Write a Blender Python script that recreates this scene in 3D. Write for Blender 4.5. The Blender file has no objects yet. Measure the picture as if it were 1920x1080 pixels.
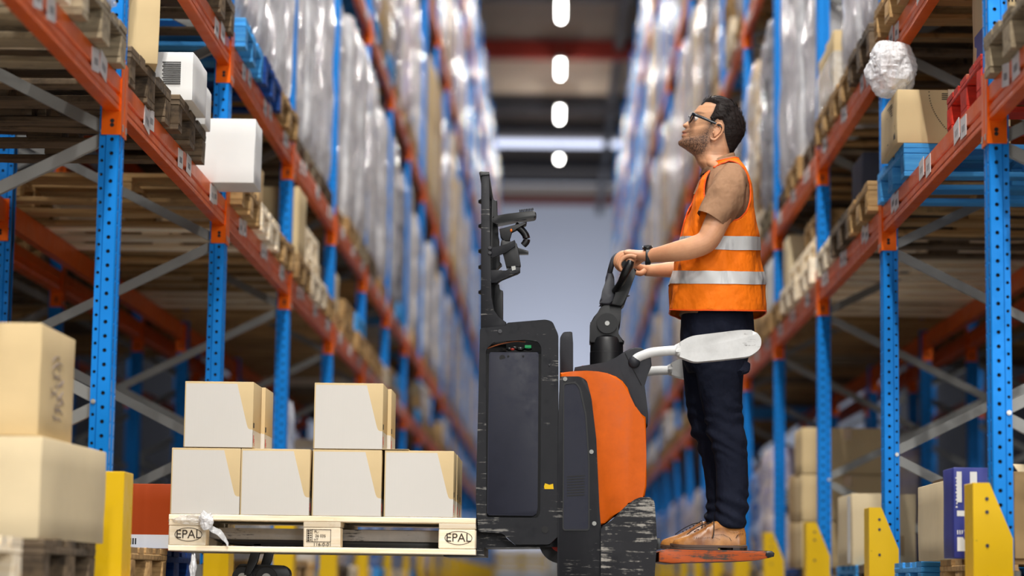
import bpy, bmesh, math, random
from mathutils import Vector, Matrix, noise
R = random.Random(7)
C = bpy.context.scene.collection
PI = math.pi
# ------------------------------------------------------------------ camera
F = 4400.0
CAM = Vector((0, 0, 0.04))
VPX, VPY, ROLL = 1038.0, 1092.0, 0.0113
d_c = Vector(((VPX-960)/F, -(VPY-540)/F, -1)).normalized()      # world +Y seen by the camera
u_c = Vector((math.sin(ROLL), math.cos(ROLL), 0)); u_c = (u_c - d_c*u_c.dot(d_c)).normalized()
r_c = d_c.cross(u_c).normalized()                                # world +X
RM = Matrix((r_c, d_c, u_c))                                     # camera -> world rows
def at(px, py, Y):
    v = RM @ Vector(((px-960)/F, -(py-540)/F, -1))
    t = (Y-CAM.y)/v.y
    return CAM + v*t
def XZ(px, py, Y):
    p = at(px, py, Y); return (p.x, p.z)
cam_d = bpy.data.cameras.new('camera'); cam = bpy.data.objects.new('camera', cam_d); C.objects.link(cam)
cam.matrix_world = Matrix.Translation(CAM) @ RM.to_4x4()
cam_d.sensor_width = 36; cam_d.lens = F/1920*36
cam_d.clip_start = 0.1; cam_d.clip_end = 400
cam_d.dof.use_dof = True; cam_d.dof.focus_distance = 9.35; cam_d.dof.aperture_fstop = 1.4
bpy.context.scene.camera = cam
vs = bpy.context.scene.view_settings
vs.view_transform = 'Standard'; vs.look = 'None'; vs.exposure = 0.0; vs.gamma = 1; vs.use_curve_mapping = False

# ------------------------------------------------------------------ materials
def srgb(r, g, b):
    f = lambda c: (c/255/12.92) if c/255 <= 0.04045 else ((c/255+0.055)/1.055)**2.4
    return (f(r), f(g), f(b), 1)
MATS = {}
def mat(name, col, rough=0.5, metal=0.0, spec=0.5, **k):
    m = bpy.data.materials.new(name); m.use_nodes = True
    b = m.node_tree.nodes['Principled BSDF']
    b.inputs['Base Color'].default_value = col
    b.inputs['Roughness'].default_value = rough
    b.inputs['Metallic'].default_value = metal
    b.inputs['Specular IOR Level'].default_value = spec
    for a, v in k.items(): b.inputs[a.replace('_', ' ')].default_value = v
    MATS[name] = m
    return m
def N(m, t): return m.node_tree.nodes.new(t)
def L(m, a, b): m.node_tree.links.new(a, b)
def coords(m, scale=(1,1,1), kind='Object'):
    tc = N(m, 'ShaderNodeTexCoord'); mp = N(m, 'ShaderNodeMapping'); mp.inputs['Scale'].default_value = scale
    L(m, tc.outputs[kind], mp.inputs['Vector']); return mp.outputs['Vector']
def noise_n(m, vec, scale, detail=4, rough=0.6):
    n = N(m, 'ShaderNodeTexNoise'); n.inputs['Scale'].default_value = scale; n.inputs['Detail'].default_value = detail
    n.inputs['Roughness'].default_value = rough; L(m, vec, n.inputs['Vector']); return n.outputs['Fac']
def ramp(m, fac, stops):
    r = N(m, 'ShaderNodeValToRGB'); cr = r.color_ramp
    while len(cr.elements) < len(stops): cr.elements.new(0.5)
    for e, (p, c) in zip(cr.elements, stops): e.position = p; e.color = c
    L(m, fac, r.inputs['Fac']); return r.outputs['Color']
def mix(m, fac, a, b, mode='MIX'):
    x = N(m, 'ShaderNodeMix'); x.data_type = 'RGBA'; x.blend_type = mode
    for i, v in ((0, fac), (6, a), (7, b)):
        if hasattr(v, 'links') or isinstance(v, bpy.types.NodeSocket): L(m, v, x.inputs[i])
        else: x.inputs[i].default_value = v
    return x.outputs[2]
def bump(m, h, strength=0.3, dist=0.01):
    b = N(m, 'ShaderNodeBump'); b.inputs['Strength'].default_value = strength; b.inputs['Distance'].default_value = dist
    L(m, h, b.inputs['Height']); L(m, b.outputs['Normal'], m.node_tree.nodes['Principled BSDF'].inputs['Normal'])
def base(m, c): L(m, c, m.node_tree.nodes['Principled BSDF'].inputs['Base Color'])
def g(v): return (v, v, v, 1)
BW = [(0.0, g(0)), (1.0, g(1))]

def m_paint(name, col, rough=0.35, wear=0.62, chip=None, sc=9):
    m = mat(name, col, rough, spec=0.28)
    v = coords(m); f = noise_n(m, v, sc, 6, 0.7)
    k = ramp(m, f, [(wear, g(0)), (wear+0.03, g(1))])
    f2 = noise_n(m, v, 1.3, 3)
    c = mix(m, ramp(m, f2, [(0.3, g(0)), (0.75, g(1))]), tuple(x*0.85 for x in col[:3])+(1,), tuple(min(1, x*1.12) for x in col[:3])+(1,))
    base(m, mix(m, k, c, chip or tuple(x*0.45 for x in col[:3])+(1,)))
    L(m, ramp(m, f, [(0.3, g(rough*0.8)), (0.8, g(min(1, rough*1.5)))]), m.node_tree.nodes['Principled BSDF'].inputs['Roughness'])
    return m
M_blue = m_paint('blue rack paint', srgb(4, 127, 214), 0.38, 0.68, srgb(120, 160, 200))
M_orange = m_paint('orange beam paint', srgb(232, 100, 8), 0.34, 0.72, srgb(120, 50, 20))
M_orange.node_tree.nodes['Principled BSDF'].inputs['Metallic'].default_value = 0.45
M_blue.node_tree.nodes['Principled BSDF'].inputs['Metallic'].default_value = 0.3
M_galv = m_paint('galvanised steel', srgb(135, 135, 132), 0.4, 0.7, srgb(90, 90, 90)); M_galv.node_tree.nodes['Principled BSDF'].inputs['Metallic'].default_value = 0.5
M_bolt = mat('zinc bolt', srgb(190, 190, 185), 0.3, 0.8)
M_yellow = m_paint('yellow guard paint', srgb(222, 180, 10), 0.45, 0.66, srgb(110, 95, 40), 14)
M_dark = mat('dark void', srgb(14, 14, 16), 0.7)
M_rub = mat('black rubber', srgb(22, 22, 24), 0.6)

def m_wood(name, a, b, dirt, axis='x', rough=0.75, dirtpos=0.6):
    m = mat(name, a, rough, spec=0.25)
    sc = {'x': (2.2, 40, 40), 'y': (40, 2.2, 40)}[axis]
    v = coords(m, sc); f = noise_n(m, v, 1.0, 5, 0.65)
    c = mix(m, ramp(m, f, [(0.32, g(0)), (0.68, g(1))]), a, b)
    v2 = coords(m, (1,1,1)); f2 = noise_n(m, v2, 5, 5, 0.7)
    oi = N(m, 'ShaderNodeObjectInfo')
    c = mix(m, ramp(m, f2, [(dirtpos, g(0)), (min(1, dirtpos+0.2), g(1))]), c, dirt)
    k = N(m, 'ShaderNodeMath'); k.operation = 'MULTIPLY_ADD'; k.inputs[1].default_value = 0.5; k.inputs[2].default_value = 0.72
    L(m, oi.outputs['Random'], k.inputs[0])
    hs = N(m, 'ShaderNodeHueSaturation'); L(m, k.outputs[0], hs.inputs['Value']); L(m, c, hs.inputs['Color'])
    base(m, hs.outputs['Color']); bump(m, f, 0.5, 0.004)
    return m
M_wood = m_wood('fresh pallet wood', srgb(250, 240, 220), srgb(232, 208, 168), srgb(170, 132, 88), dirtpos=0.66)
M_woodmid = m_wood('used pallet wood', srgb(196, 160, 108), srgb(140, 106, 66), srgb(70, 52, 34), dirtpos=0.55)
M_woodold = m_wood('weathered pallet wood', srgb(120, 102, 80), srgb(76, 62, 48), srgb(32, 27, 23), dirtpos=0.5)
M_woodgrey = m_wood('grey pallet wood', srgb(160, 145, 118), srgb(112, 98, 78), srgb(60, 52, 42), dirtpos=0.55)
M_woodblue = m_wood('blue painted pallet wood', srgb(84, 172, 232), srgb(44, 130, 204), srgb(150, 170, 170), dirtpos=0.66)
M_woodnavy = m_wood('navy painted pallet wood', srgb(25, 74, 150), srgb(14, 46, 104), srgb(60, 70, 90), dirtpos=0.66)
M_woodred = m_wood('red painted pallet wood', srgb(200, 52, 34), srgb(150, 34, 24), srgb(150, 120, 90), dirtpos=0.6)

def m_card(name, col, rough=0.8, var=0.12):
    m = mat(name, col, rough, spec=0.2)
    v = coords(m, (1,1,1)); f = noise_n(m, v, 3.0, 4)
    c = mix(m, ramp(m, f, [(0.3, g(0)), (0.7, g(1))]), tuple(x*(1-var) for x in col[:3])+(1,), col)
    f2 = noise_n(m, coords(m, (260, 260, 3)), 1.0, 1)
    base(m, c); bump(m, f2, 0.08, 0.002)
    return m
M_kraft = m_card('kraft cardboard', srgb(208, 184, 140))
M_kraftd = m_card('brown cardboard', srgb(186, 156, 112))
M_kraftl = m_card('pale cardboard', srgb(214, 196, 160))
M_kraftin = mat('carton edge', srgb(120, 92, 58), 0.9)
M_white = m_card('white printed cardboard', srgb(206, 202, 195), 0.6, 0.03)
M_whitebox = m_card('white carton', srgb(226, 226, 224), 0.6, 0.06)
M_orangebox = m_card('orange carton', srgb(172, 66, 14), 0.5)
M_purplebox = m_card('blue violet carton', srgb(58, 62, 140), 0.5)
M_darkbox = m_card('dark grey carton', srgb(60, 64, 78), 0.6)
M_tape = mat('parcel tape', srgb(178, 140, 92), 0.25)
M_label = mat('white paper label', srgb(225, 225, 222), 0.5)
M_ink = mat('black ink', srgb(28, 26, 26), 0.7)
M_red = mat('red ink', srgb(190, 40, 40), 0.6)
M_blueink = mat('blue print', srgb(38, 48, 132), 0.5)

def m_film(name, col, alpha, bumpsc=14, rough=0.18):
    m = mat(name, col, rough, spec=0.8)
    v = coords(m, (1, 1, 0.45)); f = noise_n(m, v, bumpsc, 5, 0.6)
    b = m.node_tree.nodes['Principled BSDF']
    L(m, ramp(m, f, [(0.35, g(alpha*0.75)), (0.65, g(min(1, alpha*1.3)))]), b.inputs['Alpha'])
    bump(m, f, 0.9, 0.03)
    return m
M_film = m_film('clear stretch film', srgb(232, 234, 236), 0.42)
M_filmthick = m_film('milky stretch film', srgb(240, 240, 242), 0.68, 22)
def m_wrap(name, a, b, sc=10):
    m = mat(name, a, 0.13, spec=0.9)
    v = coords(m, (1, 1, 0.35)); f = noise_n(m, v, sc, 5, 0.65)
    v2 = coords(m, (1.5, 1.5, 5)); f2 = noise_n(m, v2, 1.6, 2)
    base(m, mix(m, ramp(m, f2, [(0.42, g(0)), (0.58, g(1))]), a, b)); bump(m, f, 1.0, 0.04)
    return m
M_wrapw = m_wrap('wrapped white goods', srgb(232, 232, 234), srgb(200, 200, 204))
M_wrapk = m_wrap('wrapped carton goods', srgb(206, 184, 152), srgb(222, 216, 208))
M_wrapb = m_wrap('wrapped blue goods', srgb(46, 96, 176), srgb(150, 170, 205))
M_wrapl = m_wrap('wrapped lilac goods', srgb(196, 188, 212), srgb(222, 210, 206))
M_wrapg = m_wrap('wrapped grey goods', srgb(108, 112, 120), srgb(170, 172, 178))

# ------------------------------------------------------------------ mesh helpers
def link(o, parent=None):
    C.objects.link(o)
    if parent is not None: o.parent = parent
    return o
def tag(o, label=None, cat=None, group=None, kind=None):
    if label: o['label'] = label
    if cat: o['category'] = cat
    if group: o['group'] = group
    if kind: o['kind'] = kind
    return o
def empty(name, loc, label, cat, group=None, rz=0):
    o = bpy.data.objects.new(name, None); o.location = loc; o.rotation_euler[2] = rz; o.empty_display_size = 0.05
    C.objects.link(o); return tag(o, label, cat, group)
def smooth(me, ang=40):
    me.shade_smooth()
    me.set_sharp_from_angle(angle=math.radians(ang))
def mesh_of(name, bm, mats, ang=35, sm=True):
    bmesh.ops.recalc_face_normals(bm, faces=bm.faces)
    me = bpy.data.meshes.new(name); bm.to_mesh(me); bm.free()
    for m in (mats if isinstance(mats, (list, tuple)) else [mats]): me.materials.append(m)
    if sm: smooth(me, ang)
    return me
def obj(name, bm, mats, parent=None, loc=None, ang=35, sm=True):
    me = mesh_of(name, bm, mats, ang, sm) if isinstance(bm, bmesh.types.BMesh) else bm
    o = bpy.data.objects.new(name, me)
    if loc is not None: o.location = loc
    return link(o, parent)
def B(): return bmesh.new()
def box(bm, x0, x1, y0, y1, z0, z1, bev=0, mi=0, seg=1):
    vs_ = [bm.verts.new((x, y, z)) for z in (z0, z1) for y in (y0, y1) for x in (x0, x1)]
    q = [(0,2,3,1),(4,5,7,6),(0,1,5,4),(2,6,7,3),(0,4,6,2),(1,3,7,5)]
    fs = [bm.faces.new([vs_[i] for i in f]) for f in q]
    for f in fs: f.material_index = mi
    if bev > 0:
        es = list({e for f in fs for e in f.edges})
        r = bmesh.ops.bevel(bm, geom=es, offset=bev, segments=seg, affect='EDGES', profile=0.5)
        for f in r['faces']: f.material_index = mi
    return fs
def prism(bm, pts, y0, y1, mi=0, bev=0, seg=2):
    """pts: (x,z) outline, extruded along y"""
    a = [bm.verts.new((x, y0, z)) for x, z in pts]; b = [bm.verts.new((x, y1, z)) for x, z in pts]
    n = len(pts); fs = [bm.faces.new(a), bm.faces.new(list(reversed(b)))]
    for i in range(n): fs.append(bm.faces.new([a[i], b[i], b[(i+1) % n], a[(i+1) % n]]))
    for f in fs: f.material_index = mi
    if bev:
        es = list(fs[0].edges)+list(fs[1].edges)
        r = bmesh.ops.bevel(bm, geom=es, offset=bev, segments=seg, affect='EDGES', profile=0.5, clamp_overlap=True)
        for f in r['faces']: f.material_index = mi
    return fs
def ring(bm, p, q, r1, r2=None, n=16, cap=True, mi=0):
    """cylinder / cone from p to q"""
    p, q = Vector(p), Vector(q); r2 = r1 if r2 is None else r2
    d = (q-p).normalized(); u = d.orthogonal().normalized(); v = d.cross(u)
    A = [bm.verts.new(p+(u*math.cos(2*PI*i/n)+v*math.sin(2*PI*i/n))*r1) for i in range(n)]
    Bv = [bm.verts.new(q+(u*math.cos(2*PI*i/n)+v*math.sin(2*PI*i/n))*r2) for i in range(n)]
    fs = [bm.faces.new([A[i], A[(i+1) % n], Bv[(i+1) % n], Bv[i]]) for i in range(n)]
    if cap: fs += [bm.faces.new(A[::-1]), bm.faces.new(Bv)]
    for f in fs: f.material_index = mi
def catmull(P, n):
    out = []; m = len(P)
    for i in range(m-1):
        p0, p1, p2, p3 = P[max(0, i-1)], P[i], P[i+1], P[min(m-1, i+2)]
        for j in range(n):
            t = j/n
            out.append(tuple(0.5*((2*b)+(-a+c)*t+(2*a-5*b+4*c-d)*t*t+(-a+3*b-3*c+d)*t**3) for a, b, c, d in zip(p0, p1, p2, p3)))
    out.append(tuple(P[-1])); return out
def tube(bm, pts, n=12, sub=4, mi=0, flat=None, up=None, cap=True):
    """pts: (x,y,z,r[,r2]) spline tube; r2 = radius along the second axis"""
    pts = [tuple(p)+((p[3],) if len(p) == 4 else ()) for p in pts]
    P = catmull(pts, sub) if sub > 1 else pts
    rings = []; prev = None
    for i, p in enumerate(P):
        c = Vector(p[:3]); a = Vector(P[max(0, i-1)][:3]); b = Vector(P[min(len(P)-1, i+1)][:3]); d = (b-a).normalized()
        if up is not None: u = (Vector(up)-d*Vector(up).dot(d)).normalized()
        elif prev is None: u = d.orthogonal().normalized()
        else: u = (prev-d*prev.dot(d)).normalized()
        prev = u; v = d.cross(u)
        rings.append([bm.verts.new(c+u*math.cos(2*PI*k/n)*p[3]+v*math.sin(2*PI*k/n)*p[4]) for k in range(n)])
    for A, Bv in zip(rings, rings[1:]):
        for k in range(n): bm.faces.new([A[k], A[(k+1) % n], Bv[(k+1) % n], Bv[k]]).material_index = mi
    if cap:
        for rg, s in ((rings[0], -1), (rings[-1], 1)):
            f = bm.faces.new(rg[::-1] if s < 0 else rg); f.material_index = mi
    return rings
def loft(bm, rings, cap=True, mi=0, closed=True):
    V = [[bm.verts.new(p) for p in r] for r in rings]; n = len(V[0])
    for A, Bv in zip(V, V[1:]):
        for k in range(n if closed else n-1): bm.faces.new([A[k], A[(k+1) % n], Bv[(k+1) % n], Bv[k]]).material_index = mi
    if cap: bm.faces.new(V[0][::-1]).material_index = mi; bm.faces.new(V[-1]).material_index = mi
    return V
def ball(bm, c, rx, ry, rz, u=16, v=10, mi=0):
    r = bmesh.ops.create_uvsphere(bm, u_segments=u, v_segments=v, radius=1)
    for w in r['verts']: w.co = Vector((w.co.x*rx, w.co.y*ry, w.co.z*rz))+Vector(c)
    for w in r['verts']:
        for f in w.link_faces: f.material_index = mi
def text(name, s, size, loc, rot, m, parent=None, ext=0.0004, align='CENTER', sx=1.0):
    c = bpy.data.curves.new(name, 'FONT'); c.body = s; c.size = size; c.extrude = ext; c.align_x = align; c.align_y = 'CENTER'
    c.materials.append(m); o = bpy.data.objects.new(name, c); o.location = loc; o.rotation_euler = rot; o.scale = (sx, 1, 1)
    link(o, parent); bpy.context.view_layer.update()
    me = bpy.data.meshes.new_from_object(o.evaluated_get(bpy.context.evaluated_depsgraph_get())); q = bpy.data.objects.new(name, me)
    q.location = o.location; q.rotation_euler = o.rotation_euler; q.scale = o.scale; bpy.data.objects.remove(o)
    return link(q, parent)
def copy_tree(o, parent=None):
    c = o.copy(); C.objects.link(c); c.parent = parent
    for ch in list(o.children): copy_tree(ch, c)
    return c
ORD = ['first', 'second', 'third', 'fourth', 'fifth', 'sixth', 'seventh', 'eighth', 'ninth', 'tenth', 'eleventh', 'twelfth', 'thirteenth',
       'fourteenth', 'fifteenth', 'sixteenth', 'seventeenth', 'eighteenth', 'nineteenth', 'twentieth', 'twenty-first', 'twenty-second', 'twenty-third']
# ------------------------------------------------------------------ the hall
YF = 76.0; HC = 12.3; HW = 11.0; YN = -14.0
def m_plain(name, col, rough=0.8, sc=2, var=0.15):
    m = mat(name, col, rough); f = noise_n(m, coords(m), sc, 5)
    base(m, mix(m, f, tuple(x*(1-var) for x in col[:3])+(1,), tuple(min(1, x*(1+var)) for x in col[:3])+(1,))); return m
M_floor = m_plain('polished concrete', srgb(122, 120, 118), 0.3)
M_wall = m_plain('pale blue grey sandwich panel', srgb(176, 184, 204), 0.6, 0.3, 0.05)
M_walls = m_plain('grey side wall', srgb(70, 70, 74), 0.8)
M_ceil = m_plain('dull roof sheet', srgb(128, 118, 110), 0.8, 0.6)
M_ceill = m_plain('beige roof panel', srgb(226, 208, 186), 0.8, 0.6)
M_redsteel = m_plain('red oxide steel', srgb(150, 44, 30), 0.6)
M_greysteel = m_plain('grey steel truss', srgb(70, 70, 76), 0.6)
bm = B(); box(bm, -HW, HW, YN, YF, -0.2, 0); tag(obj('floor', bm, M_floor), kind='structure')
bm = B(); box(bm, -HW, HW, YF, YF+0.3, 0, HC); tag(obj('wall_back', bm, M_wall), kind='structure')
for s, nm in ((-1, 'wall_left'), (1, 'wall_right')):
    bm = B(); box(bm, s*HW-0.1, s*HW+0.1, YN, YF, 0, HC); tag(obj(nm, bm, M_walls), kind='structure')
bm = B(); box(bm, -HW, HW, YN, YF, HC, HC+0.2)
tag(obj('ceiling', bm, M_ceil), kind='structure')
# paler roof bay, dark purlins, red joists, seen down the aisle
bm = B(); box(bm, -3.4, 3.4, 53.6, 58.0, HC-0.06, HC-0.001); tag(obj('ceiling_panel', bm, M_ceill), kind='structure')
n = 0
for y, h, m in ((52.2, 0.42, M_redsteel), (74.0, 0.22, mat('dark red steel', srgb(92, 34, 32), .7)), (47.5, 0.25, M_greysteel), (58.6, 0.35, M_greysteel), (62.0, 0.2, M_greysteel), (67.2, 0.3, M_greysteel), (69.6, 0.3, M_greysteel)):
    n += 1; bm = B(); box(bm, -HW, HW, y-0.12, y+0.12, HC-h-0.06, HC-0.06); tag(obj('trim_%d' % n, bm, m), kind='structure')
for x in (1.35, -2.6, 3.2):
    n += 1; bm = B(); box(bm, x-0.1, x+0.1, 30, YF, HC-0.3, HC-0.062); tag(obj('trim_%d' % n, bm, M_greysteel), kind='structure')
def emit(name, col, s):
    m = mat(name, (0, 0, 0, 1), 0.5); b = m.node_tree.nodes['Principled BSDF']
    b.inputs['Emission Color'].default_value = col; b.inputs['Emission Strength'].default_value = s; return m
M_tube = emit('white light tube', (1, 0.98, 0.94, 1), 26)
M_sky = emit('daylight strip', (0.72, 0.78, 1.0, 1), 1.6)
M_sky2 = emit('dim daylight strip', (0.6, 0.68, 0.85, 1), 0.7)
for i, (y, m) in enumerate(((64.7, M_sky), (71.0, M_sky2))):
    bm = B(); box(bm, -2.3, 2.3, y-0.45, y+0.45, HC-0.09, HC-0.065); tag(obj('window_%d' % (i+1), bm, m), kind='structure')
# tube lamps down the aisle: the lamps that light this hall
M_lampbody = mat('lamp housing', srgb(205, 205, 200), 0.5)
ys = [-9.5, -4.5, 0.5, 5.5, 10.5, 15.5, 20.5, 25.5, 30.5, 35.5, 41.0, 46.7, 52.2, 57.4, 63.6]
for i, y in enumerate(ys):
    e = empty('ceiling_lamp', (0.02, y, 11.6), 'tube lamp over the aisle, %s counted from the far end wall' % ORD[len(ys)-1-i], 'ceiling lamp', 'tube lamps over the aisle')
    ln = 0.75 if y < 60 else 0.25
    bm = B(); box(bm, -0.09, 0.09, -ln-0.05, ln+0.05, 0.03, 0.11, 0.01); obj('housing', bm, M_lampbody, e)
    bm = B(); ring(bm, (0, -ln, 0), (0, ln, 0), 0.07, n=12); obj('tube', bm, M_tube, e)
    bm = B(); ring(bm, (0, -ln*0.7, 0.11), (0, -ln*0.7, HC-0.3-11.6), 0.006, n=6); ring(bm, (0, ln*0.7, 0.11), (0, ln*0.7, HC-0.3-11.6), 0.006, n=6); obj('hanger', bm, M_galv, e)
def area(name, loc, rot, sx, sy, power, col=(1, 1, 1)):
    l = bpy.data.lights.new(name, 'AREA'); l.shape = 'RECTANGLE'; l.size = sx; l.size_y = sy; l.energy = power; l.color = col
    o = bpy.data.objects.new(name, l); o.location = loc; o.rotation_euler = rot; C.objects.link(o); return o
# high bay lamps along the aisle (the light of the tubes) and added fill lights
for y in ys:
    area('aisle_light', (0.02, y, 11.52), (0, 0, 0), 0.14, 1.5 if y < 60 else 0.5, 900 if y < 8 else 520 if y < 13 else 330 if y < 30 else 190 if y < 45 else 140, (1, 0.965, 0.91))
area('far_wall_fill', (0, 66, 5.0), (math.radians(84), 0, 0), 6, 6, 1050, (0.97, 0.98, 1))  # added fill to brighten the far wall, not a fixture of the hall
for sx, pw_ in ((-1, 260), (1, 850)):
    area('fill_light', (sx*5.5, -5.5, 4.6), (math.radians(80), 0, math.radians(sx*27)), 4, 4, pw_, (1, 0.985, 0.95))  # added soft fill from behind the camera, lifts the near racks and truck
w = bpy.data.worlds.new('world'); bpy.context.scene.world = w; w.use_nodes = True
w.node_tree.nodes['Background'].inputs['Color'].default_value = (0.86, 0.92, 1, 1); w.node_tree.nodes['Background'].inputs['Strength'].default_value = 0.22
# ------------------------------------------------------------------ pallet racks
Y0, BAY, XF, XR = 8.15, 2.68, 1.53, 2.61
XS = {-1: 1.555, 1: 1.512}
def YK(k): return Y0+BAY*k
ZL = [1.676, 2.44, 4.49, 6.95, 9.3]; BH = 0.12; TOP = 11.1
SIDE = {-1: 'left', 1: 'right'}
LV = ['lowest', 'second', 'third', 'fourth', 'top']
def perf_strip(bm, p, u, v, width, z0, z1, pitch, hr, hx, phase=0.0, n=8, inw=None, depth=0.006):
    """sheet from p along u (width) and up; one round hole per pitch, with a short rim behind"""
    u = Vector(u); inw = Vector(inw); nz = int((z1-z0)/pitch)
    for i in range(nz):
        a = z0+i*pitch; b = a+pitch; cz = a+pitch/2
        cor = [(0, a), (hx, a), (width, a), (width, cz), (width, b), (hx, b), (0, b), (0, cz)]
        ang = [-3*PI/4, -PI/2, -PI/4, 0, PI/4, PI/2, 3*PI/4, PI]
        V1 = [bm.verts.new(Vector(p)+u*c[0]+Vector((0, 0, c[1]))) for c in cor]
        V2 = [bm.verts.new(Vector(p)+u*(hx+hr*math.cos(t))+Vector((0, 0, cz+hr*math.sin(t)))) for t in ang]
        V3 = [bm.verts.new(w.co+inw*depth) for w in V2]
        for k in range(8):
            bm.faces.new([V1[k], V1[(k+1) % 8], V2[(k+1) % 8], V2[k]])
            bm.faces.new([V2[k], V2[(k+1) % 8], V3[(k+1) % 8], V3[k]])
def quadv(bm, a, b, z0, z1, mi=0):
    f = bm.faces.new([bm.verts.new((a[0], a[1], z0)), bm.verts.new((b[0], b[1], z0)), bm.verts.new((b[0], b[1], z1)), bm.verts.new((a[0], a[1], z1))]); f.material_index = mi
def upright_bm(s, detail, top=TOP):
    """local: x=0 aisle face, +x*s into the rack; y 0..0.1 along the aisle; open C section"""
    bm = B(); ztop = top; zp = 3.3 if detail == 2 else (3.0 if detail == 1 else 0)
    X = lambda x: x*s
    if detail:
        for yy, iw in ((0.0, 1), (0.1, -1)):
            if detail == 2 or yy == 0.0:
                perf_strip(bm, (X(0.004), yy, 0), (s, 0, 0), None, 0.042, 0.0, zp, 0.05, 0.0075, 0.022, inw=(0, iw, 0))
                perf_strip(bm, (X(0.050), yy+iw*0.008, 0), (s, 0, 0), None, 0.022, 0.025, zp, 0.05, 0.006, 0.011, inw=(0, iw, 0))
            else:
                quadv(bm, (X(0.004), yy), (X(0.046), yy), 0, zp); quadv(bm, (X(0.050), yy+iw*0.008), (X(0.072), yy+iw*0.008), 0, zp)
            quadv(bm, (X(0.046), yy), (X(0.050), yy+iw*0.008), 0, ztop)
            quadv(bm, (X(0.004), yy), (X(0), yy+iw*0.004), 0, ztop)
            quadv(bm, (X(0.072), yy+iw*0.008), (X(0.072), yy+iw*0.02), 0, ztop)
            quadv(bm, (X(0.004), yy), (X(0.046), yy), zp, ztop); quadv(bm, (X(0.050), yy+iw*0.008), (X(0.072), yy+iw*0.008), zp, ztop)
        # face: two slotted strips and a plain rib
        perf_strip(bm, (0, 0.004, 0), (0, 1, 0), None, 0.030, 0.0, zp, 0.05, 0.0075, 0.015, inw=(s, 0, 0))
        perf_strip(bm, (0, 0.066, 0), (0, 1, 0), None, 0.030, 0.0, zp, 0.05, 0.0075, 0.015, inw=(s, 0, 0))
        for a, b in (((0, 0.034), (X(0.008), 0.040)), ((X(0.008), 0.040), (X(0.008), 0.060)), ((X(0.008), 0.060), (0, 0.066))): quadv(bm, a, b, 0, ztop)
        quadv(bm, (0, 0.004), (0, 0.034), zp, ztop); quadv(bm, (0, 0.066), (0, 0.096), zp, ztop)
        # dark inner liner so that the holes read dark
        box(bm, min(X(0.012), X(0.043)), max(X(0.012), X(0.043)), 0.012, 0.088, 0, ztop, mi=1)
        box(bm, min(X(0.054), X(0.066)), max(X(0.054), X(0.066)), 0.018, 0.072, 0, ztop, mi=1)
    else:
        pts = [(0, 0.004), (0.004, 0), (0.046, 0), (0.050, 0.008), (0.072, 0.008), (0.072, 0.092), (0.050, 0.092), (0.046, 0.1), (0.004, 0.1), (0, 0.096), (0, 0.066), (0.008, 0.06), (0.008, 0.04), (0, 0.034)]
        lo = [bm.verts.new((X(x), y, 0)) for x, y in pts]; hi = [bm.verts.new((X(x), y, ztop)) for x, y in pts]
        for i in range(len(pts)): bm.faces.new([lo[i], lo[(i+1) % len(pts)], hi[(i+1) % len(pts)], hi[i]])
        bm.faces.new(hi)
    return bm
def brace_bm(s, z0, z1, x0=0.07, x1=1.01, y=0.05):
    """C channel from front (x0,z0) to back (x1,z1)"""
    bm = B(); a = Vector((x0*s, y, z0)); b = Vector((x1*s, y, z1)); d = (b-a).normalized(); up = Vector((0, 1, 0)).cross(d)
    w = 0.021; t = 0.013
    prof = [(-t, -w), (-t, w), (t, w), (t, w-0.004), (-t+0.004, w-0.004), (-t+0.004, -w+0.004), (t, -w+0.004), (t, -w)]
    A = [bm.verts.new(a+Vector((0, 1, 0))*p+up*q) for p, q in prof]; Bv = [bm.verts.new(b+Vector((0, 1, 0))*p+up*q) for p, q in prof]
    for i in range(8): bm.faces.new([A[i], A[(i+1) % 8], Bv[(i+1) % 8], Bv[i]])
    bm.faces.new(A); bm.faces.new(Bv[::-1])
    return bm
UP = {}; BR = {}
for s in (-1, 1):
    for det in (0, 1, 2): UP[s, det] = mesh_of('upright', upright_bm(s, det), [M_blue, M_dark], 25)
    UP[s, 'rear'] = mesh_of('upright', upright_bm(-s, 1), [M_blue, M_dark], 25)
    UP[s, 'rear0'] = mesh_of('upright', upright_bm(-s, 0), [M_blue, M_dark], 25)
    BR[s, 0] = mesh_of('brace', brace_bm(s, 0, 0.47), M_galv); BR[s, 1] = mesh_of('brace', brace_bm(s, 0, -0.47), M_galv)
bm = B(); box(bm, -0.06, 0.06, -0.075, 0.075, 0, 0.006); box(bm, -0.05, 0.05, -0.06, -0.054, 0.006, 0.1); FOOT = mesh_of('foot_plate', bm, M_galv)
bm = B(); ring(bm, (0, -0.006, 0), (0, 0.002, 0), 0.009, n=8); ring(bm, (0, -0.009, 0), (0, -0.006, 0), 0.006, n=6); BOLT = mesh_of('bolt', bm, M_bolt)
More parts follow.
